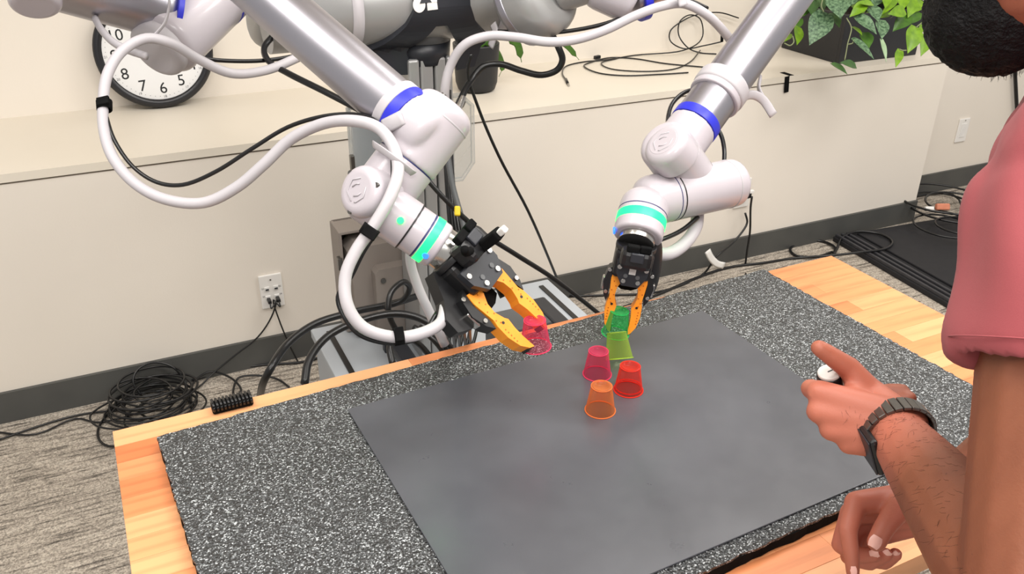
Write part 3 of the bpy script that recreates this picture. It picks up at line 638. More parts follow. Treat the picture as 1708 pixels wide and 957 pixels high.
cable('cable_sleeve', 'white cable sleeve curving under the right wrist', pix([(1164, 352, 1.60), (1160, 380, 1.58), (1142, 406, 1.56), (1118, 422, 1.54), (1095, 424, 1.52)]), .012, 'white_tube', 'cable sleeve', seg=12)
cable('signal_cable', 'black cable looping below the left white sleeve', pix([(176, 190, 1.413), (190, 232, 1.40), (222, 278, 1.39), (262, 304, 1.38), (305, 308, 1.37), (360, 286, 1.36), (420, 248, 1.35), (480, 212, 1.34), (540, 194, 1.32), (592, 191, 1.30), (628, 203, 1.262), (650, 232, 1.245), (655, 275, 1.235), (652, 320, 1.225), (640, 345, 1.22)]), .0034)
cable('power_cable', 'thick black cable emerging below the left shoulder behind the forearm', pix([(455, 60, 1.72), (441, 78, 1.70), (448, 102, 1.66), (480, 122, 1.63), (540, 152, 1.60), (590, 178, 1.58), (640, 205, 1.56)]), .0062)
cable('signal_cable', 'black cable running level in front of the clock rim', pix([(258, 66, 1.52), (300, 82, 1.54), (345, 98, 1.60), (400, 102, 1.64), (450, 100, 1.68), (500, 92, 1.72)]), .0042)
cable('power_cable', 'thick black cable drooping from the right shoulder to the metal plug', pix([(904, 42, 1.78), (920, 58, 1.77), (932, 80, 1.77), (938, 100, 1.78), (930, 116, 1.79), (905, 125, 1.80), (870, 118, 1.82), (835, 107, 1.84), (808, 110, 1.84), (790, 128, 1.84), (772, 158, 1.82), (764, 180, 1.81)]), .0070)
cable('signal_cable', 'black cable running along the top of the white sleeve to the right arm', pix([(830, 52, 1.76), (880, 55, 1.76), (930, 54, 1.76), (1000, 42, 1.74), (1060, 22, 1.72), (1110, 4, 1.71), (1150, 2, 1.72), (1180, 14, 1.74)]), .0042)
cable('signal_cable', 'black cable loop standing out left of the right blue ring', pix([(1160, 148, 1.68), (1140, 155, 1.66), (1122, 172, 1.64), (1114, 200, 1.60), (1118, 222, 1.56)]), .0042)
cable('signal_cable', 'black cable hanging right of the right blue ring', pix([(1190, 205, 1.62), (1203, 226, 1.62), (1208, 250, 1.62), (1207, 282, 1.61)]), .0042)
cable('signal_cable', 'short black cable under the right wrist sleeve', pix([(1164, 362, 1.56), (1140, 382, 1.54), (1112, 396, 1.52), (1090, 402, 1.51), (1078, 396, 1.50)]), .0042)
cable('signal_cable', 'black cable running down along the left white sleeve to the gripper', pix([(628, 386, 1.215), (606, 420, 1.222), (586, 460, 1.232), (564, 495, 1.235), (575, 530, 1.235), (600, 558, 1.24), (650, 572, 1.25), (700, 562, 1.26), (730, 520, 1.28)]), .0038)
cable('signal_cable', 'thin black cord hanging diagonally from the column down to the floor right of the cart', pix([(786, 90, 1.80), (780, 120, 1.82), (798, 180, 1.86), (832, 260, 1.92), (880, 350, 2.02), (930, 466, 2.26)]), .0035)
cable('power_cable', 'black cable slanting from behind the left wrist across to the cart corner', pix([(700, 285, 1.72), (745, 335, 1.74), (800, 385, 1.78), (860, 424, 1.84), (920, 462, 1.92), (970, 500, 1.98), (1005, 528, 2.02)]), .0055)
for k in range(5):
    cable('column_cable', 'black cable hanging down the right side of the torso column, %s' % ('leftmost', 'second of five', 'middle', 'fourth of five', 'rightmost')[k], pix([(738+k*3, 150, 1.84+.008*k), (740+k*3, 215, 1.85+.008*k), (744+k*3, 300, 1.86+.008*k), (750+k*5, 380, 1.87), (757+k*7, 450, 1.87), (752+k*11, 540, 1.86), (745+k*9, 600, 1.84)]), .0038, group='cables down the column')
cable('column_cable', 'grey cable hanging down the column beside the yellow tag', pix([(745, 250, 1.75), (755, 310, 1.76), (772, 370, 1.765), (788, 430, 1.77), (796, 470, 1.78)]), .0065, 'dark_grey')
tag(MB().box(at(763, 352, D=1.745), (.012, .02, .018), (RT, UP, FW), .003).build('cable_tag', 'yellow'), 'small yellow tag on the cables beside the column', 'tag')
def arc_cable(label, pts, r=.0105): cable('hose', label, pts, r, 'black_rubber', 'hose', seg=10)
arc_cable('thick black hose arching from the left floor to the cart top, outer one', [at(432, 668, Z=.32), at(448, 620, Y=1.62), at(478, 575, Y=1.68), at(525, 540, Y=1.72), at(590, 520, Y=1.74), at(660, 505, Y=1.78), at(700, 492, Y=1.82)], .0085)
arc_cable('thick black hose arching from the cart side, inner one', [at(508, 640, Y=1.52), at(515, 602, Y=1.56), at(545, 562, Y=1.60), at(600, 535, Y=1.62), at(660, 523, Y=1.62), at(705, 533, Y=1.60), at(740, 560, Y=1.56), at(755, 600, Y=1.52)], .0085)
arc_cable('black hose bent into a loop under the taupe box', [at(665, 560, Y=1.66), at(648, 520, Y=1.66), at(652, 488, Y=1.68), at(672, 470, Y=1.70), at(683, 480, Y=1.72), at(672, 500, Y=1.73), at(640, 512, Y=1.74)], .007)
arc_cable('black hose running low across the cart behind the table edge', [at(655, 608, Y=1.44), at(650, 575, Y=1.48), at(670, 560, Y=1.52), at(700, 575, Y=1.54), at(722, 600, Y=1.54)], .007)
for k in range(3): arc_cable('black hose curving down behind the table edge beside the sleeve bottom, %s of three' % ('leftmost', 'middle', 'rightmost')[k], [at(690+10*k, 545, Y=1.50), at(716+9*k, 560, Y=1.47), at(738+9*k, 585, Y=1.45), at(748+8*k, 610, Y=1.44)], .006)
# metal plug at the end of the drooping cable
pg = thing('cable_plug', at(764, 190, D=1.81), 'metal cable plug at the end of the thick cable beside the column', 'plug')
MB().barrel(at(772, 162, D=1.82), at(757, 196, D=1.80), .0085, .001, .001).build('plug_body', 'steel', pg)
MB().barrel(at(770, 167, D=1.819), at(766, 176, D=1.817), .0098, .001, .001).build('plug_nut', 'gunmetal', pg)
# ------------------------------------------------------------------ boxes on the column
enc = thing('electrical_box', at(650, 500, Y=2.05), 'open taupe electrical box behind the left wrist on the cart', 'box')
c_ = at(648, 448, Y=2.045); wx, hz = .245, .185
ex0 = V((c_.x-.012, 2.076, CZ+.151)); 
MB().box(ex0+V((0, .03, 0)), (.235, .02, .295), bev=.004).build('back_plate', 'taupe_dark', enc)
for dx, sz, cz_ in ((-.1175, (.008, .09, .295), 0), (.1175, (.008, .09, .295), 0)): MB().box(ex0+V((dx, -.01, 0)), sz, bev=.002).build('side_wall', 'taupe', enc)
for dz in (-.1435, .1435): MB().box(ex0+V((0, -.01, dz)), (.235, .09, .008), bev=.002).build('side_wall', 'taupe', enc)
MB().prism([(-.105, -.14), (.108, -.14), (.108, .095), (.095, .118), (-.085, .118), (-.105, .095)], ex0, EX, EZ, -EY, 0, .10).build('inner_case', 'taupe', enc)
MB().prism([(-.055, -.14), (.10, -.14), (.10, .05), (.09, .062), (-.045, .062), (-.055, .05)], ex0, EX, EZ, -EY, .09, .135).build('case_front', 'taupe', enc)
p = ex0+V((-.035, -.135, .03)); MB().cyl(p, p-EY*.004, .007, 16).build('case_screw', 'gunmetal', enc)
MB().box(ex0+V((-.124, -.05, .06)), (.012, .02, .035), bev=.002).build('latch', 'gunmetal', enc)
cov = thing('clear_enclosure', at(690, 300, Y=1.93), 'clear plastic cover box behind the left wrist on the column', 'cover')
cA = at(584, 245, Y=1.95); cB = at(786, 245, Y=1.95); zt, zb_ = at(690, 165, Y=1.95).z, at(690, 302, Y=1.95).z
ox, oz = (cA.x+cB.x)/2, (zt+zb_)/2; hw, hh = (cB.x-cA.x)/2, (zt-zb_)/2
rr_ = [(-hw, hh), (-hw, -hh+.02), (-hw+.02, -hh), (hw-.03, -hh-.01), (hw, -hh+.03), (hw, hh-.03), (hw-.03, hh)]
MB().prism(rr_[::-1], (ox, 1.95, oz), EX, EZ, -EY, 0, .004).build('cover_panel', 'clear_film', cov)
MB().tube([V((ox+a, 1.94, oz+b)) for a, b in rr_+[rr_[0]]], .006, 6, 1).build('cover_rim', 'clear_film', cov)
MB().box((ox-hw+.055, 1.962, oz-.01), (.09, .008, hh*1.7), bev=.003).build('mounting_plate', 'cart_paint', cov)
MB().box((ox-hw-.003, 1.93, oz-.03), (.010, .016, .045), bev=.002).build('cover_latch', 'gunmetal', cov)
# ------------------------------------------------------------------ clock
ck = thing('wall_clock', (.16, 3.05, LZ), 'round black-rimmed clock leaning on the wall at the left of the ledge', 'clock')
cr = .180; cc = at(256, 80, Y=3.055); lean = R(7)
cY = V((0, math.sin(lean), math.cos(lean))); cN = V((0, -math.cos(lean), math.sin(lean))); cX = EX
cc.z = LZ+cr*math.cos(lean)+.004; cc.y = BY-.008-cr*math.sin(lean)-.03
MB().lathe([(-.03, cr-.006), (-.03, cr), (.006, cr), (.012, cr-.008), (.012, cr-.022), (.004, cr-.026)], cc, cN, 72, cap=(True, False)).build('rim', 'clock_rim', ck)
fc = MB().lathe([(0, cr-.025), (.002, cr-.025)], cc, cN, 72).build('dial', 'clock_face', ck)
rot = R(3)
def cpt(a, r): a = R(a)-rot; return cc+cN*.0025+cX*(r*math.sin(a))+cY*(r*math.cos(a))
tX = cX*math.cos(rot)+cY*math.sin(rot); tY = -cX*math.sin(rot)+cY*math.cos(rot)
for h in range(1, 13):
    text_mb(str(h), .050, cpt(h*30, .120), tX, tY, cN).build('numeral', 'ink', fc)
    text_mb(str(h+12), .011, cpt(h*30, .146), tX, tY, cN).build('small_numeral', 'ink_grey', fc)
mb = MB()
for k in range(60):
    if k % 5: mb.cyl(cpt(k*6, .144), cpt(k*6, .144)+cN*.0004, .0011, 6)
tag(mb.build('minute_dots', 'ink_grey', fc), kind='stuff')
for a, l, wd in ((302, .085, .008), (52, .12, .006)):
    d = (cpt(a, .1)-cpt(a, 0)).normalized(); MB().box(cc+cN*.005+d*(l/2-.01), (wd, l, .001), (d.cross(cN), d, cN)).build('clock_hand', 'ink', ck)
# ------------------------------------------------------------------ wall plates, tape, clip
wp = thing('wall_plate', at(452, 510, Y=WY-.003), 'white network wall plate with two cables plugged in, left of the cart', 'wall plate')
pc = at(453, 485, Y=WY-.004); MB().box(pc, (.072, .008, .118), bev=.003).build('plate', 'white_plastic', wp)
for dx in (-.014, .014):
    for dz in (.012, -.020):
        MB().box(pc+V((dx, -.005, dz)), (.016, .004, .014), bev=.001).build('jack', 'white_sticker', wp)
        if dz > 0: MB().box(pc+V((dx, -.0075, dz-.002)), (.010, .002, .005)).build('jack_opening', 'shadow_dark', wp)
    text_mb('S1' if dx < 0 else 'S2', .008, pc+V((dx*1.9, -.0045, .014)), EX, EZ, -EY).build('jack_label', 'ink_grey', wp)
    text_mb('S3' if dx < 0 else 'S4', .008, pc+V((dx*1.9, -.0045, -.014)), EX, EZ, -EY).build('jack_label', 'ink_grey', wp)
tc_ = pc+V((0, -.005, .042)); MB().cyl(tc_, tc_-EY*.001, .003, 8).build('plate_screw', 'steel', wp)
for dx, pts, lb in ((-.014, [(462, 500), (452, 530), (430, 562), (395, 590), (360, 612)], 'left'), (.014, [(456, 500), (468, 540), (490, 590), (506, 618)], 'right')):
    p0 = pc+V((dx, -.012, -.020))
    pgx = MB().box(p0+V((0, -.006, -.004)), (.011, .03, .011), bev=.002)
    t = thing('network_cable', p0, 'thin black network cable from the %s jack of the wall plate' % lb, 'cable'); pgx.build('cable_plug', 'black_plastic', t)
    tail = pix(pts, Y=WY-.03) if lb == 'right' else pix(pts[:4], Y=WY-.03)+[at(356, 622, Z=.03), at(338, 640, Z=.01), at(318, 655, Z=.01)]
    MB().tube([p0+V((0, -.02, -.006)), p0+V((0, -.03, -.02))]+tail, .0026, 6, 5).build('cord', 'black_rubber', t)
bp = thing('blank_plate', at(1602, 238, Y=FY), 'white blank wall plate on the right wall above the baseboard', 'wall plate')
pc = at(1605, 217, Y=FY-.004); MB().box(pc, (.072, .008, .118), bev=.003).build('plate', 'white_plastic', bp); MB().box(pc+V((0, -.005, 0)), (.034, .003, .068), bev=.001).build('insert', 'white_sticker', bp)
p_ = pc+V((0, -.005, .05)); MB().cyl(p_, p_-EY*.001, .003, 8).build('plate_screw', 'steel', bp)
op = thing('power_outlet', at(1243, 348, Y=WY), 'white power outlet behind the right wrist with a black plug', 'outlet')
pc = at(1238, 322, Y=WY-.004); MB().box(pc, (.075, .008, .122), bev=.003).build('plate', 'white_plastic', op)
for dz in (.024, -.024): MB().box(pc+V((0, -.005, dz)), (.034, .003, .030), bev=.002).build('socket', 'white_sticker', op)
pp = thing('power_plug', at(1243, 322, Y=WY-.03), 'black power plug in the outlet with its cord dropping to the floor', 'plug')
p0 = at(1243, 322, Y=WY-.032); MB().box(p0, (.030, .05, .032), bev=.006).build('plug_body', 'black_plastic', pp); MB().box(p0+V((.012, -.02, .012)), (.02, .014, .012), bev=.002).build('plug_face', 'white_sticker', pp)
MB().tube([p0+V((.01, -.03, -.005))]+pix([(1252, 345), (1251, 385), (1246, 420), (1243, 445)], Y=WY-.06)+[at(1248, 462, Z=.01), at(1262, 470, Z=.006)], .0042, 8, 6).build('cord', 'black_rubber', pp)
cable('signal_cable', 'black cord dropping from the outlet toward the cart', [at(1243, 355, Y=WY-.03), at(1246, 372, Y=WY-.04), at(1225, 402, Y=WY-.06), at(1195, 428, Y=WY-.1), at(1175, 455, Z=.008), at(1130, 478, Z=.006), at(1080, 489, Z=.006), at(1010, 492, Z=.006), at(950, 494, Z=.006)], .0042)
tag(MB().tube(pix([(1180, 418), (1186, 430), (1196, 440), (1208, 443)], Y=WY-.14), .014, 6, 3, .06).build('cable_label', 'white_sticker'), 'white paper label folded on the black cord below the outlet', 'label')
tape = thing('black_tape', at(1304, 155, Y=WY-.004), 'strip of black tape folded over the ledge edge', 'tape')
a = at(1306, 121, Z=LZ+.001); b = at(1303, 155, Y=WY-.0045); MB().box((a.x, (a.y+WY)/2, LZ+.001), (.022, abs(WY-a.y)+.01, .0012)).build('tape_top', 'black_matte', tape)
MB().box(((a.x+b.x)/2, WY-.0065, (LZ+b.z)/2), (.022, .0012, LZ-b.z), (V((1, 0, .12)).normalized(), EY, V((-.12, 0, 1)).normalized())).build('tape_front', 'black_matte', tape)
clip = thing('ribbed_grip', at(388, 684, Z=TZ), 'small black ribbed grip strip on the back table edge', 'grip')
g0 = at(387, 672, Z=TZ+.008); gx = T1
MB().box(g0, (.066, .024, .014), (T1, T2, EZ), .003).build('grip_core', 'black_matte', clip)
for k in range(11): MB().cyl(g0+T1*(-.03+.006*k)-T2*.0125, g0+T1*(-.03+.006*k)-T2*.0125+EZ*.008, .0024, 8).cyl(g0+T1*(-.03+.006*k)-T2*.012+EZ*.008, g0+T1*(-.03+.006*k)+T2*.012+EZ*.008, .0024, 8).build('rib', 'black_rubber', clip)
# ------------------------------------------------------------------ floor cables
def coil(label, c, r, n, zr, col='black_rubber', ex=1.0, name='cable_coil', th=.0030, tails=()):
    pts = []; ph = random.uniform(0, 6)
    for k in range(n*10):
        a = ph+2*math.pi*k/10; q = r*(1+.22*math.sin(k*.37+ph))+random.uniform(-.003, .003)
        pts.append(V(c)+V((q*ex*math.cos(a)+.03*math.sin(k*.13), q*math.sin(a)+.02*math.cos(k*.21), .006+zr*(k/(n*10))+.006*math.sin(k*.31)**2)))
    return cable(name, label, list(tails)+pts, th, col, 'cable coil', sub=4, seg=6)
pile = at(262, 682, Z=.004)
coil('tangled pile of black cable coiled on the carpet at left', pile, .080, 10, .085, ex=1.15, th=.0034, tails=[at(-10, 736, Z=.006), at(60, 712, Z=.006), at(130, 692, Z=.006), at(195, 684, Z=.006)])
coil('second loose coil of black cable lying on the left pile', pile+V((-.02, -.03, .003)), .085, 5, .03, ex=1.35, th=.003, tails=[at(-10, 720, Z=.006), at(60, 724, Z=.006), at(125, 698, Z=.006), at(170, 704, Z=.006)])
cable('floor_cable', 'single black cable arched above the left pile against the baseboard', [at(236, 660, Y=2.44), at(222, 636, Y=2.46), at(230, 616, Y=2.48), at(256, 604, Y=2.49), at(288, 612, Y=2.48), at(308, 636, Y=2.46), at(316, 672, Z=.006)], .0034)
cable('floor_cable', 'black cable in loose loops between the left pile and the hoses', [at(318, 680, Z=.008), at(322, 640, Z=.03), at(350, 620, Z=.03), at(385, 630, Z=.02), at(402, 652, Z=.008), at(390, 660, Z=.006), at(398, 630, Z=.02), at(430, 626, Z=.02), at(462, 632, Z=.01), at(482, 645, Z=.006)], .0034)
cable('floor_cable', 'thin black cable lying along the left baseboard', [at(320, 634, Z=.006), at(380, 618, Z=.006), at(440, 608, Z=.006), at(500, 604, Z=.006), at(540, 594, Z=.006)], .004)
cable('floor_cable', 'black cable bulging out at the left table corner', [at(215, 660, Z=.01), at(190, 680, Z=.008), at(165, 712, Z=.008), at(166, 734, Z=.008), at(182, 744, Z=.008), at(205, 742, Z=.008)], .0036)
cable('floor_cable', 'long black cable on the carpet behind the right table end', [at(1040, 512, Z=.006), at(1100, 490, Z=.006), at(1160, 464, Z=.006), at(1215, 446, Z=.006), at(1275, 438, Z=.006), at(1330, 430, Z=.006), at(1385, 426, Z=.03), at(1440, 420, Z=.04), at(1478, 414, Z=.04), at(1488, 402, Z=.04), at(1468, 390, Z=.04), at(1430, 386, Z=.04), at(1405, 396, Z=.03), at(1396, 415, Z=.02), at(1388, 430, Z=.03)], .0055)
cable('floor_cable', 'black cable ring lying left of the black panel corner', [at(1390, 425, Z=.006), at(1392, 412, Z=.01), at(1370, 402, Z=.006), at(1338, 404, Z=.006), at(1318, 416, Z=.006), at(1328, 426, Z=.006), at(1362, 428, Z=.006), at(1388, 420, Z=.01)], .0055)
slab_top = .036
coil('black cable coil with coloured ties at the far right on the floor', at(1580, 352, Z=.05), .17, 3, .05, ex=1.0, th=.0050, tails=[at(1524, 328, Z=.01), at(1560, 323, Z=.01), at(1590, 325, Z=.02)])
coil('smaller black cable coil on the black panel at far right', at(1585, 385, Z=.05), .12, 2, .03, ex=1.1, th=.0045)
tag(MB().box(at(1572, 345, Z=.10), (.06, .03, .025), (RT, UP, FW), .006).build('cable_tie', 'red_tie'), 'reddish cable tie bundle on the far right coil', 'tie')
tag(MB().box(at(1550, 348, Z=.09), (.04, .02, .02), (RT, UP, FW), .005).build('cable_tie', 'white_sticker'), 'white cable tie on the far right coil', 'tie')
cable('hanging_cord', 'black cord hanging down the right wall behind the person', [at(1688, -40, Y=FY-.02), at(1690, 60, Y=FY-.02), at(1693, 120, Y=FY-.02), at(1697, 200, Y=FY-.02), at(1702, 300, Y=FY-.02)], .009)
# black flat panel with ribbed rails on the floor
pn = thing('floor_panel', (3.0, 2.05, 0), 'flat black panel with ribbed side rails on the floor right of the table', 'panel')
c00 = at(1388, 402, Z=0.0); d1 = (at(1575, 512, Z=0)-c00).normalized(); d2 = V((-d1.y, d1.x, 0)); d2 = d2 if d2.x > 0 else -d2
pc = c00+d1*.50+d2*.36
MB().box(pc+EZ*.012, (1.0, .72, .022), (d1, d2, EZ), .004).build('panel_base', 'slab', pn)
MB().box(pc+d2*.04+EZ*.027, (.96, .58, .010), (d1, d2, EZ), .003).build('panel_top', 'slab', pn)
for k in range(3): MB().box(c00+d1*.5+d2*(.012+.028*k)+EZ*.029, (.99, .012, .014), (d1, d2, EZ), .003).build('rail', 'slab_rail', pn)
# ------------------------------------------------------------------ ledge cables
LK = dict(Z=LZ+.004); WK = dict(Y=BY-.03)
cable('ledge_cable', 'thin black cable coiled loosely on the ledge left of the right forearm', [at(946, 136, **LK), at(938, 122, **LK), at(945, 110, **LK), at(975, 103, **LK), at(1010, 100, **LK), at(1060, 92, **LK), at(1140, 84, Z=LZ+.02), at(1172, 60, **WK), at(1168, 32, **WK), at(1150, 25, **WK), at(1134, 36, **WK), at(1132, 58, **WK), at(1148, 80, Z=LZ+.02), at(1168, 88, **LK), at(1195, 90, **LK)], .0028)
cable('ledge_cable', 'thin black cable making a flat ring on the ledge', [at(1148, 121, **LK), at(1100, 124, **LK), at(1040, 126, **LK), at(1000, 122, **LK), at(974, 110, **LK), at(985, 104, **LK), at(1020, 96, **LK), at(1060, 98, **LK), at(1110, 106, **LK), at(1175, 112, **LK)], .0028)
cable('ledge_cable', 'thin black cable looping up the wall behind the right forearm', [at(1232, 30, **WK), at(1200, 21, **WK), at(1165, 24, **WK), at(1140, 34, **WK), at(1118, 52, **WK), at(1118, 68, **WK), at(1140, 81, Z=LZ+.02), at(1175, 76, Z=LZ+.03), at(1202, 70, Z=LZ+.04)], .0028)
cable('ledge_cable', 'inner thin black cable ring on the ledge', [at(1168, 84, Z=LZ+.01), at(1150, 104, **LK), at(1120, 116, **LK), at(1070, 119, **LK), at(1020, 115, **LK), at(1003, 105, **LK), at(1030, 97, **LK)], .0026)
tag(MB().tube(pix([(1198, 34), (1204, 50), (1204, 70)], Y=BY-.06), .008, 8, 4, .4).build('cable_tie', 'black_matte'), 'black strap on the ledge cables beside the right forearm', 'strap')
jk = thing('cable_connector', at(996, 97, **LK), 'small black connector on the ledge cable', 'connector'); MB().box(at(996, 97, **LK)+EZ*.004, (.03, .016, .014), (V((.9, .3, 0)).normalized(), V((-.3, .9, 0)).normalized(), EZ), .003).build('connector_body', 'black_plastic', jk)
jk = thing('cable_connector', at(948, 140, **LK), 'metal-tipped connector at the cable end near the ledge front', 'connector'); MB().cyl(at(944, 132, **LK), at(947, 139, **LK), .005, 10).build('connector_body', 'black_plastic', jk); MB().cyl(at(947, 139, **LK), at(949, 143, **LK), .0035, 10).build('connector_tip', 'steel', jk)
# ------------------------------------------------------------------ plants
def leaf(par, b, t, width, m, fold=.25, droop=.12, up=None, heart=True, name='leaf'):
    b = V(b); t = V(t); d = t-b; L_ = d.length; d.normalize(); n = V(up) if up is not None else (-FW*.6+EZ*.6-EY*.3)
    n = n+V((random.uniform(-.3, .3), random.uniform(-.3, .3), random.uniform(-.2, .2)))
    n = (n-d*n.dot(d)).normalized(); s = d.cross(n); vs = []; fs = []
    prof = [0, .62, .92, 1, .93, .76, .52, .25, 0] if heart else [0, .5, .8, .95, 1, .9, .7, .4, 0]
    for k, q in enumerate(prof):
        u = k/8; uu = u-(.08*(1 if heart and k in (1, 2) else 0))
        for sd in (-1, -.5, 0, .5, 1):
            vs.append(b+d*(uu*L_ if abs(sd) < .9 else (u*L_-(.09*L_ if heart and k == 1 else 0)))+s*(sd*q*width/2)+n*(abs(sd)*q*width*fold*.5-droop*L_*u*u+random.uniform(-.01, .01)*width))
    for k in range(8):
        for i in range(4): fs.append((k*5+i, k*5+i+1, (k+1)*5+i+1, (k+1)*5+i))
    nv = len(vs); vs2 = [v_-n*.0008 for v_ in vs]
    mb = MB().add(vs+vs2, fs+[tuple(i+nv for i in reversed(f)) for f in fs], True); return mb.build(name, m, par)
px0, px1, py0, py1, ph = 2.69, 3.12, 2.60, 2.94, .19
pl = thing('planter_box', ((px0+px1)/2, (py0+py1)/2, LZ), 'black planter box on the ledge end full of trailing green leaves', 'planter')
mb = MB()
for c, sz in ((((px0+px1)/2, py0+.008), (px1-px0, .016)), (((px0+px1)/2, py1-.008), (px1-px0, .016)), ((px0+.008, (py0+py1)/2), (.016, py1-py0-.03)), ((px1-.008, (py0+py1)/2), (.016, py1-py0-.03))):
    MB().box((c[0], c[1], LZ+.001+ph/2), (sz[0], sz[1], ph), bev=.002).build('box_side', 'planter_black', pl)
MB().box(((px0+px1)/2, (py0+py1)/2, LZ+.08), (px1-px0-.03, py1-py0-.03, .156)).build('soil', 'soil', pl)
def pxleaf(b, t, wpx, D, m, **k):
    B_, T_ = at(b[0], b[1], D=D+.03), at(t[0], t[1], D=D-.02); return leaf(pl, B_, T_, wpx*D/F_PX, m, **k)
ZL = lambda X, Y: (1290+X/6.1, Y/6.1)
for b, t, wd, D, m in [((535, 125), (385, 430), 42, 3.02, 'silver_leaf'), ((640, -40), (690, 165), 42, 2.99, 'silver_leaf'), ((560, -60), (590, 60), 30, 3.05, 'silver_leaf'), ((830, 150), (1065, 320), 27, 2.98, 'silver_leaf'), ((1090, 200), (1120, 375), 26, 3.0, 'silver_leaf'), ((985, 60), (1080, 200), 28, 3.01, 'silver_leaf'), ((800, 385), (1045, 575), 17, 2.97, 'silver_leaf'), ((600, 130), (680, 260), 20, 3.05, 'dark_leaf'), ((1095, 390), (1170, 610), 10, 2.97, 'pale_leaf'), ((920, 330), (985, 470), 24, 3.0, 'mid_leaf'), ((590, 640), (760, 730), 15, 2.94, 'dark_leaf'), ((840, 675), (700, 620), 17, 2.95, 'dark_leaf'), ((800, 270), (915, 340), 12, 2.99, 'lime_leaf'),
                        ((940, 30), (795, 150), 20, 2.99, 'lime_leaf'), ((1010, 40), (900, 20), 14, 3.0, 'lime_leaf'), ((1450, 270), (1390, 520), 30, 3.08, 'lime_leaf'), ((1600, 330), (1515, 545), 24, 3.09, 'lime_leaf'), ((1590, 270), (1490, 300), 24, 3.12, 'lime_leaf'), ((1290, 500), (1260, 665), 15, 3.02, 'lime_leaf'), ((250, 270), (260, 440), 20, 3.06, 'lime_leaf'), ((270, 180), (230, 300), 16, 3.1, 'mid_leaf'), ((170, 340), (110, 410), 14, 3.1, 'lime_leaf'), ((1150, -60), (1150, 65), 18, 3.03, 'lime_leaf'), ((1250, 0), (1110, 125), 14, 3.04, 'lime_leaf'), ((1340, 110), (1190, 130), 22, 3.04, 'lime_leaf'), ((1180, 130), (1080, 165), 14, 3.06, 'lime_leaf'), ((1380, 150), (1235, 295), 26, 3.08, 'mid_leaf'), ((1420, -20), (1390, 160), 24, 3.1, 'lime_leaf'), ((1300, -60), (1330, 80), 24, 3.08, 'lime_leaf'), ((1480, 120), (1400, 230), 20, 3.12, 'mid_leaf'), ((380, -20), (400, 140), 26, 3.1, 'dark_leaf'), ((450, -60), (520, 110), 24, 3.12, 'dark_leaf'), ((330, 40), (290, 160), 22, 3.12, 'mid_leaf'), ((780, -60), (760, 60), 28, 3.06, 'silver_leaf'), ((900, -90), (960, 30), 28, 3.06, 'mid_leaf'), ((1050, -80), (1030, 60), 26, 3.07, 'silver_leaf'), ((1200, 180), (1290, 100), 18, 3.12, 'dark_leaf'), ((1500, 0), (1460, 110), 20, 3.14, 'lime_leaf')]:
    pxleaf(ZL(*b), ZL(*t), wd, D, m)
def inside(D): return
for k in range(46):     # leaves above the frame and behind, closing the crown
    x = random.uniform(px0-.05, px1+.06); y = random.uniform(py0, py1); z = LZ+ph+random.uniform(.0, .24)
    a = random.uniform(0, 6.28); L_ = random.uniform(.06, .1); B_ = V((x, y, z)); leaf(pl, B_, B_+V((math.cos(a)*L_, math.sin(a)*L_-.02, -random.uniform(.01, .06))), L_*.75, random.choice(['lime_leaf', 'lime_leaf', 'mid_leaf', 'silver_leaf', 'dark_leaf']), up=(0, -.3, 1))
for pts in ([(1412, 30), (1420, 46), (1417, 62), (1414, 72), (1412, 84), (1409, 100)], [(1414, 74), (1422, 72), (1424, 66)], [(1372, 0), (1370, 10), (1374, 20)], [(1308, 72), (1318, 76), (1324, 70), (1322, 60)], [(1512, 84), (1505, 84), (1500, 82)], [(1548, 34), (1535, 40), (1528, 46)]):
    MB().tube(pix([(a, b, 2.99) for a, b in pts]), .0022, 6, 4).build('vine', 'stem', pl)
pot = thing('potted_plant', (1.2, 2.80, LZ), 'black round pot with a leafy plant on the ledge behind the torso', 'potted plant')
pcn = at(795, 158, Z=LZ); pcn.y = 2.82; pcn.x = at(795, 158, Y=2.82).x
MB().lathe([(0, .052), (.006, .066), (.03, .074), (.16, .082), (.165, .082), (.165, .076), (.14, .074)], (pcn.x, pcn.y, LZ+.001), EZ, 40).build('pot', 'planter_black', pot)
MB().lathe([(.138, .074), (.141, .001)], (pcn.x, pcn.y, LZ), EZ, 24, cap=(False, True)).build('soil', 'soil', pot)
for pts, wd in (([(800, 80), (815, 72), (830, 88), (838, 112), (832, 128)], .022), ([(798, 82), (794, 66), (797, 92)], .016), ([(845, 64), (862, 72), (870, 104)], .030), ([(842, 60), (878, 66), (884, 76)], .012), ([(900, 60), (942, 74), (966, 100)], .022), ([(800, 74), (806, 62), (812, 70)], .02), ([(920, 36), (932, 44), (936, 48)], .014), ([(805, 70), (830, 58), (850, 66)], .02), ([(790, 80), (780, 62), (786, 74)], .02), ([(805, 66), (860, 40), (905, 62)], .02), ([(800, 70), (812, 30), (840, 20)], .024), ([(796, 72), (770, 30), (740, 20)], .024), ([(800, 72), (880, 30), (930, 42)], .018)):
    P_ = pix(pts, Y=2.80); n = len(P_)
    MB().tube(P_, [.15*wd, .5*wd, .45*wd, .05*wd], 8, 5, .12).build('leaf', random.choice(['dark_leaf', 'mid_leaf']), pot)
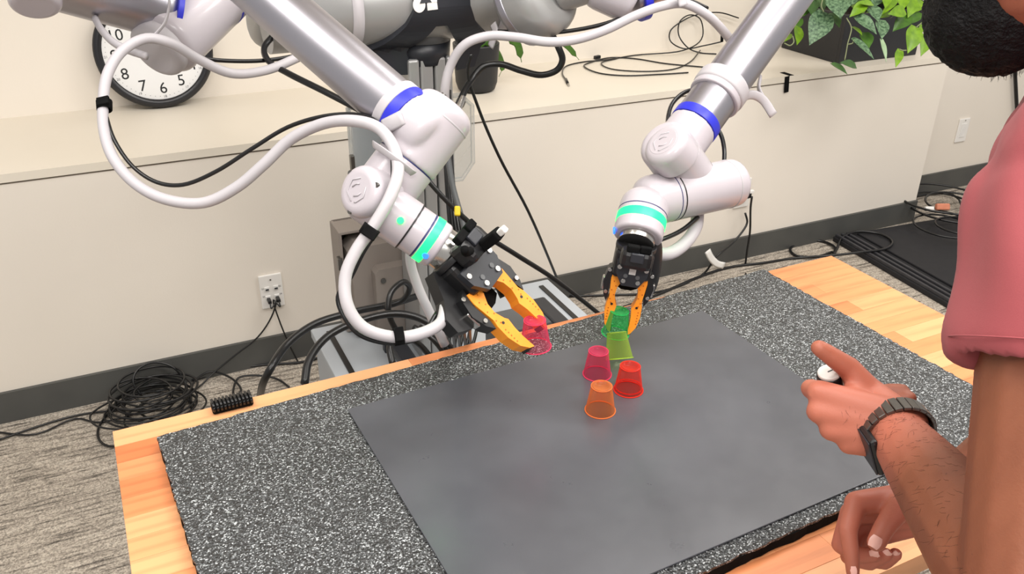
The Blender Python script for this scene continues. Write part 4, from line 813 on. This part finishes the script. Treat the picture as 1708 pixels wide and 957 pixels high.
# ------------------------------------------------------------------ person
FACE = V((-.35, .94, 0)).normalized(); LEFT = V((-.94, -.35, 0)).normalized()
SL = at(1800, 270, D=.665); SR = SL-LEFT*.34; EL = at(1706, 1010, D=.635); WR = at(1492, 718, D=.885)
mid = (SL+SR)/2; hip = mid-FACE*.22; hip.z = .80
pers = thing('person', (hip.x, hip.y, 0), 'dark-bearded person in a pink t-shirt leaning over the table, pressing a small device', 'person')
body = MB()
chest = mid+V((0, 0, -.06)); belly = (mid+hip)/2
LATA = (LEFT, FACE, EZ)
TORSO = [(0, .160, .112), (.2, .152, .110), (.4, .142, .106), (.6, .150, .108), (.8, .162, .112), (.95, .150, .098), (1.02, .110, .075)]
tors_top = mid-EZ*.03
def torso(mb, g):
    for k in range(25):
        t = 1.02*k/24; i = max(j for j in range(len(TORSO)-1) if TORSO[j][0] <= t+1e-9); a, b = TORSO[i], TORSO[i+1]; f = (t-a[0])/(b[0]-a[0]); f = f*f*(3-2*f)
        mb.ball(hip.lerp(tors_top, t)-FACE*(.03*math.sin(math.pi*t)), .1, ((a[1]+(b[1]-a[1])*f+g)*10, (a[2]+(b[2]-a[2])*f+g)*10, .75), LATA, 28)
torso(body, 0)
body.caps(SL, SR, .052, .052)
# neck and head
chin = at(1616, 74, D=.80)
nb = mid+V((0, 0, .03))-FACE*.01
HF = V((-.80, .60, 0))*.92-EZ*.36; HF.normalize(); HU = (EZ-HF*EZ.dot(HF)).normalized(); HL = HU.cross(HF).normalized(); HL = HL if HL.dot(LEFT) > 0 else -HL; HA = (HL, HF, HU)
hc = chin+HU*.105-HF*.075
body.caps(nb, hc-HU*.05-HF*.03, .058, .052)
body.ball(hc+HU*.025-HF*.012, .098, (.78, 1.0, 1.0), HA, 24); body.ball(hc-HU*.045+HF*.02, .068, (.88, 1.0, 1.0), HA, 20)
for sg in (1, -1): body.ball(hc-HU*.054+HL*(.026*sg)+HF*.012, .056, (.9, 1, 1), HA, 20)
body.caps(hc-HU*.085+HF*.055, hc-HU*.07+HF*.05, .026, .03)
body.caps(hc+HU*.012+HF*.085, hc-HU*.022+HF*.106, .009, .013); body.ball(hc-HU*.026+HF*.095, .012, (1.5, 1, .8), HA, 10)
for sg in (1, -1):
    body.ball(hc-HU*.008+HL*(.078*sg)-HF*.01, .030, (.35, .7, 1), HA, 12)
    body.caps(hc+HU*.022+HL*(.018*sg)+HF*.084, hc+HU*.020+HL*(.05*sg)+HF*.068, .011, .011)
    body.ball(hc-HU*.02+HL*(.042*sg)+HF*.06, .026, (1, 1, 1), HA, 12)
body.caps(hc-HU*.052+HL*.018+HF*.086, hc-HU*.052-HL*.018+HF*.086, .0075, .0075)
# left arm
FM = at(1602, 862, D=.745)
body.chain([(SL, .055), (SL.lerp(EL, .45), .053), (EL, .045)])
body.chain([(EL, .043), (EL.lerp(FM, .4), .047), (FM, .043), (FM.lerp(WR, .6), .034), (WR, .0275)])
wd_ = (WR-FM).normalized()
hand_side = (at(1530, 690, D=.885)-at(1450, 745, D=.885)).normalized()
body.caps(WR-hand_side*.008, WR+hand_side*.008, .0255, .0255)
H = lambda x, y, d: at(x, y, D=d)
# left hand: palm as four rays from the wrist to the knuckles
K = [H(1366, 654, .915), H(1366, 686, .912), H(1386, 716, .908), H(1416, 740, .902)]
W4 = [WR+hand_side*.014, WR+hand_side*.006, WR-hand_side*.006, WR-hand_side*.014]
for i in range(4): body.caps(W4[i], K[i], .022, (.0135, .0135, .0125, .0115)[i])
body.caps(W4[0], H(1440, 648, .935), .02, .017); body.caps(H(1440, 648, .935), K[0].lerp(W4[0], .35), .016, .015)
body.chain([(H(1455, 662, .925), .017), (H(1416, 614, .925), .0128), (H(1384, 592, .918), .0105), (H(1366, 580, .915), .0092)])      # thumb
body.chain([(K[0], .0125), (H(1352, 648, .935), .011), (H(1368, 650, .968), .010), (H(1402, 655, .985), .009), (H(1424, 658, .985), .0078)])
body.chain([(K[1], .013), (H(1376, 680, .958), .0108), (H(1440, 662, .975), .0100), (H(1484, 652, .968), .0092), (H(1505, 651, .962), .0082)])
body.chain([(K[2], .0125), (H(1400, 705, .952), .0105), (H(1455, 684, .965), .0098), (H(1494, 671, .958), .0092), (H(1517, 664, .952), .0084)])
body.chain([(K[3], .0112), (H(1436, 728, .94), .0095), (H(1470, 706, .948), .0088), (H(1494, 692, .945), .0082), (H(1508, 684, .942), .0074)])
# right arm and hand
ER = H(1720, 740, .985); WRR = H(1548, 838, 1.0)
body.chain([(SR, .052), (SR.lerp(ER, .5), .046), (ER, .040)]); body.chain([(ER, .040), (ER.lerp(WRR, .35), .041), (ER.lerp(WRR, .75), .031), (WRR, .026)])
K2 = [H(1428, 838, .985), H(1420, 856, 1.005), H(1428, 878, 1.022), H(1442, 900, 1.03)]
W2 = [H(1545, 830, .99), H(1548, 838, 1.0), H(1550, 848, 1.01), H(1552, 858, 1.02)]
for i in range(4): body.caps(W2[i], K2[i], .021, (.0135, .0135, .0125, .0115)[i])
body.chain([(K2[0], .0132), (H(1414, 884, .972), .0105), (H(1420, 924, .965), .0090), (H(1423, 958, .962), .0076)])                     # index pointing down
body.chain([(K2[1], .013), (H(1402, 908, 1.008), .0108), (H(1428, 926, .994), .0098), (H(1458, 924, .982), .0088)])
body.chain([(K2[2], .0122), (H(1416, 928, 1.018), .0105), (H(1450, 938, 1.0), .0096), (H(1478, 925, .986), .0086)])
body.chain([(K2[3], .011), (H(1446, 932, 1.03), .0096), (H(1476, 938, 1.012), .0088), (H(1494, 924, .998), .0080)])
body.chain([(H(1524, 842, .985), .0185), (H(1500, 846, .966), .0145), (H(1476, 878, .955), .0118), (H(1462, 904, .952), .0108)])          # thumb
# legs
for sg in (1, -1):
    h0 = hip+LEFT*(.085*sg)-EZ*.05; kn = hip+LEFT*(.09*sg)+FACE*.03; kn.z = .43; an = hip+LEFT*(.095*sg)-FACE*.02; an.z = .09
    body.chain([(h0, .078), (kn, .052), (an, .038)]); body.caps(an-EZ*.045, an+FACE*.13-EZ*.05, .035, .028)
bo = remesh(body, 'body', 'skin', pers, .0032, 5)
def tone(o, spots):     # ruddy hands and the dark patch on the upper arm, stored per vertex
    me = o.data; n = len(me.vertices); co = np.empty(n*3, 'f'); me.vertices.foreach_get('co', co); co = co.reshape(-1, 3)+np.array(WL[pers.name])
    for nm, pts, r0, r1 in spots:
        a = me.attributes.new(nm, 'FLOAT', 'POINT'); d = np.min([np.linalg.norm(co-np.array(p), axis=1) for p in pts], axis=0)
        a.data.foreach_set('value', np.clip((r1-d)/(r1-r0), 0, 1).astype('f'))
tone(bo, (('ruddy', [tuple(K[1].lerp(WR, .4)), tuple(K2[1].lerp(WRR, .3)), tuple(hc)], .055, .13), ('patch', [tuple(SL.lerp(EL, .62)-FW*.045+RT*.012)], .012, .045)))
# t-shirt: torso and sleeves a little larger than the body
sh = MB(); sd = (EL-SL).normalized()
torso(sh, .012); sh.caps(SL, SR, .062, .062)
sh.caps(mid-EZ*.02, nb+EZ*.006, .075, .064)
hemc = at(1772, 616, D=.655)
def sleeve(S_, E_, hc_, r0, r1):
    ax = (hc_-S_); L_ = ax.length; sh.lathe([(-.02, .03), (-.01, r0*.8), (.02, r0), (L_*.5, (r0+r1)*.51), (L_*.9, r1*1.02), (L_, r1), (L_, r1-.006), (L_-.02, r1-.012), (L_-.03, .03)], S_, ax, 28)
sleeve(SL, EL, hemc, .064, .079)
sleeve(SR, ER, SR.lerp(ER, .55), .062, .068)
# front folds between chest and sleeve
for a, b, r_ in ((at(1745, 225, D=.72), at(1660, 400, D=.72), .032), (at(1690, 330, D=.70), at(1640, 560, D=.68), .035)):
    sh.caps(a, b, r_, r_*.8)
so = remesh(sh, 't_shirt', 'shirt', pers, .0055, 10)
def displace(o, fn):
    me = o.data; n = len(me.vertices); co = np.empty(n*3, 'f'); me.vertices.foreach_get('co', co); no = np.empty(n*3, 'f'); me.vertex_normals.foreach_get('vector', no)
    co = co.reshape(-1, 3); no = no.reshape(-1, 3); me.vertices.foreach_set('co', (co+no*fn(co)[:, None]).ravel()); me.update()
displace(so, lambda c: .0022*np.sin(c[:, 0]*70+c[:, 2]*38+2*np.sin(c[:, 1]*25))+.0018*np.sin(c[:, 2]*55-c[:, 1]*60+1.5*np.sin(c[:, 0]*30)))
hx, hy_, ha = basis_from(hemc-SL)
MB().tube([SL.lerp(hemc, .90)+hx*(.0815*math.cos(k*.1571))+hy_*(.0815*math.sin(k*.1571)) for k in range(41)], .0007, 6, 1).build('hem_seam', 'shirt', pers)
tr = MB()
tr.ball(hip-EZ*.03, .158, (1.04, .78, .9), LATA, 20)
for sg in (1, -1):
    h0 = hip+LEFT*(.085*sg)-EZ*.05; kn = hip+LEFT*(.09*sg)+FACE*.03; kn.z = .43; an = hip+LEFT*(.095*sg)-FACE*.02; an.z = .10
    tr.chain([(h0, .090), (kn, .066), (an, .054)])
    MB().caps(an-EZ*.055-FACE*.01, an+FACE*.14-EZ*.06, .044, .036).build('shoe', 'shoe', pers)
remesh(tr, 'trousers', 'trousers', pers, .008, 4)
# beard and hair
bd_ = MB()
bd_.ball(hc-HU*.080+HF*.048, .065, (.85, .96, .94), HA, 24); bd_.ball(hc-HU*.085+HF*.05, .042, (1.1, 1, .9), HA, 18)
for sg in (1, -1): bd_.caps(hc-HU*.010+HL*(.074*sg)-HF*.004, hc-HU*.045+HL*(.066*sg)-HF*.004, .009, .010)
bd_.caps(hc-HU*.034+HL*.03+HF*.082, hc-HU*.034-HL*.03+HF*.082, .014, .014)
be_ = remesh(bd_, 'beard', 'hair', pers, .005, 4)
displace(be_, lambda c: .0018*np.sin(c[:, 0]*320+5*np.sin(c[:, 2]*90))*np.sin(c[:, 2]*300+4*np.sin(c[:, 1]*120)))
hr = MB(); hr.ball(hc+HU*.045-HF*.024, .104, (.80, 1.0, .95), HA, 24); hr.ball(hc+HU*.03-HF*.05, .078, (.86, .8, .8), HA, 20)
remesh(hr, 'hair', 'hair', pers, .006, 3)
st = MB()
def strand(p, d, l, r):
    st.tube([p, p+d*l*.5, p+d*l+V((random.uniform(-1, 1), random.uniform(-1, 1), random.uniform(-1, 1)))*l*.25], [r, r, r*.4], 3, 1)
bc = hc-HU*.080+HF*.042
for k in range(700):
    th = random.uniform(0, 6.28); z_ = random.uniform(-1, .35); q = math.sqrt(max(0, 1-z_*z_))
    d = HL*(q*math.cos(th)*.93)+HF*(q*math.sin(th)*.98)+HU*(z_*.98)
    if d.dot(HF) < -.6 or (abs(d.dot(HL)) > .45 and d.dot(HU) > -.55): continue
    strand(bc+d*.062, (d.normalized()+HF*.3-HU*.4).normalized(), random.uniform(.003, .007), .00022)
tag(st.build('beard_fringe', 'hair', pers), kind='stuff')
st = MB()
for k in range(620):
    t = random.uniform(.02, 1); seg_ = [(EL, .047), (EL.lerp(FM, .4), .0475), (FM, .0435), (FM.lerp(WR, .6), .0343), (WR, .028)]
    i = min(int(t*4), 3); f_ = t*4-i; c = seg_[i][0].lerp(seg_[i+1][0], f_); r_ = seg_[i][1]*(1-f_)+seg_[i+1][1]*f_
    ax = (seg_[i+1][0]-seg_[i][0]).normalized(); X, Y, A = basis_from(ax, -FW); a = random.uniform(-1.7, 1.7); n_ = X*math.cos(a)+Y*math.sin(a)
    strand(c+n_*(r_*.97), (ax*-.3+n_*.35+Y*random.uniform(-.9, .9)-EZ*.3).normalized(), random.uniform(.006, .011), .00010)
for k in range(160):
    c = K[random.randrange(4)].lerp(W4[1], random.uniform(.2, .95)); strand(c-FW*.0165+V((random.uniform(-.006, .006),)*3), (-FW*.2+RT*random.uniform(-.8, .8)-UP*.6).normalized(), random.uniform(.004, .008), .00009)
tag(st.build('arm_hair', 'hair', pers), kind='stuff')
# thumb nail of the right hand, fingertips' nails
def nail(c, d, n, l, w_):
    n = V(n); d = V(d).normalized(); n = (n-d*n.dot(d)).normalized(); s = d.cross(n); mb = MB(); vs = []; fs = []
    for i in range(5):
        for j in range(5):
            u, v = i/4-.5, j/4-.5; vs.append(V(c)+d*(u*l)+s*(v*w_*(1-.25*abs(u)*2*abs(u)*2))-n*(v*v*w_*.7+max(0, u)*.0008))
    for i in range(4):
        for j in range(4): fs.append((i*5+j, (i+1)*5+j, (i+1)*5+j+1, i*5+j+1))
    nv = len(vs); mb.add(vs+[q-n*.0008 for q in vs], fs+[tuple(x+nv for x in reversed(f)) for f in fs], True); mb.build('nail', 'nail', pers)
tdir = H(1462, 904, .952)-H(1476, 878, .955)
nail(H(1461, 904, .9405), tdir, -FW+UP*.35-RT*.1, .0135, .0135)
nail(H(1458, 925, .9735), H(1458, 924, .982)-H(1428, 926, .994), -FW-UP*.1, .010, .010); nail(H(1479, 925, .978), H(1478, 925, .986)-H(1450, 938, 1.0), -FW-UP*.1, .010, .010); nail(H(1495, 925, .990), H(1494, 924, .998)-H(1476, 938, 1.012), -FW-UP*.1, .008, .008)
nail(H(1422, 952, .9555), H(1423, 958, .962)-H(1420, 924, .965), -FW-RT*.6, .010, .009)
# ------------------------------------------------------------------ watch and device
wt = thing('wrist_watch', WR, 'dark watch with a grey metal link band on the left wrist', 'watch')
wa = (WR-FM).normalized(); wc = WR-wa*.002; X, Y, A = basis_from(wa, hand_side); n = 26; ra_, rb_ = .0362, .0302
for k in range(n):
    a = 2*math.pi*k/n; d = X*math.cos(a)*ra_+Y*math.sin(a)*rb_; nrm = (X*math.cos(a)/ra_+Y*math.sin(a)/rb_).normalized(); t = A.cross(nrm)
    if 2.60 < a < 4.05: continue
    MB().box(wc+d, (.0036, .0078, .023), (nrm, t, A), .0008).build('band_link', 'gunmetal', wt)
a = 3.32; d = X*math.cos(a)*(ra_-.006)+Y*math.sin(a)*(rb_-.006)-A*.014; nrm = (X*math.cos(a)/ra_+Y*math.sin(a)/rb_).normalized(); t = A.cross(nrm)
cs = MB().box(wc+d, (.0090, .042, .040), (nrm, t, A), .004).build('watch_case', 'black_plastic', wt); MB().box(wc+d+nrm*.0046, (.002, .038, .036), (nrm, t, A), .0008).build('watch_screen', 'charcoal', cs)
MB().cyl(wc+d+A*.017, wc+d+A*.021, .003, 12).build('crown', 'steel', cs)
dv = thing('hand_device', H(1382, 620, .938), 'small round silver-topped device held in the left hand', 'device')
dn = (-FW*.50+UP*.72-RT*.25).normalized(); dt = H(1383, 621, .938)
MB().barrel(dt-dn*.062, dt-dn*.001, .0135, .003, .003).build('device_body', 'black_plastic', dv)
MB().barrel(dt-dn*.003, dt+dn*.0015, .0122, .0005, .0012).build('device_top', 'white_plastic', dv)
sx_ = (RT*.86+UP*.5); sx_ = (sx_-dn*sx_.dot(dn)).normalized(); MB().box(dt+dn*.0016+sx_*.003, (.009, .0014, .0005), (sx_, dn.cross(sx_), dn)).build('device_mark', 'charcoal', dv)
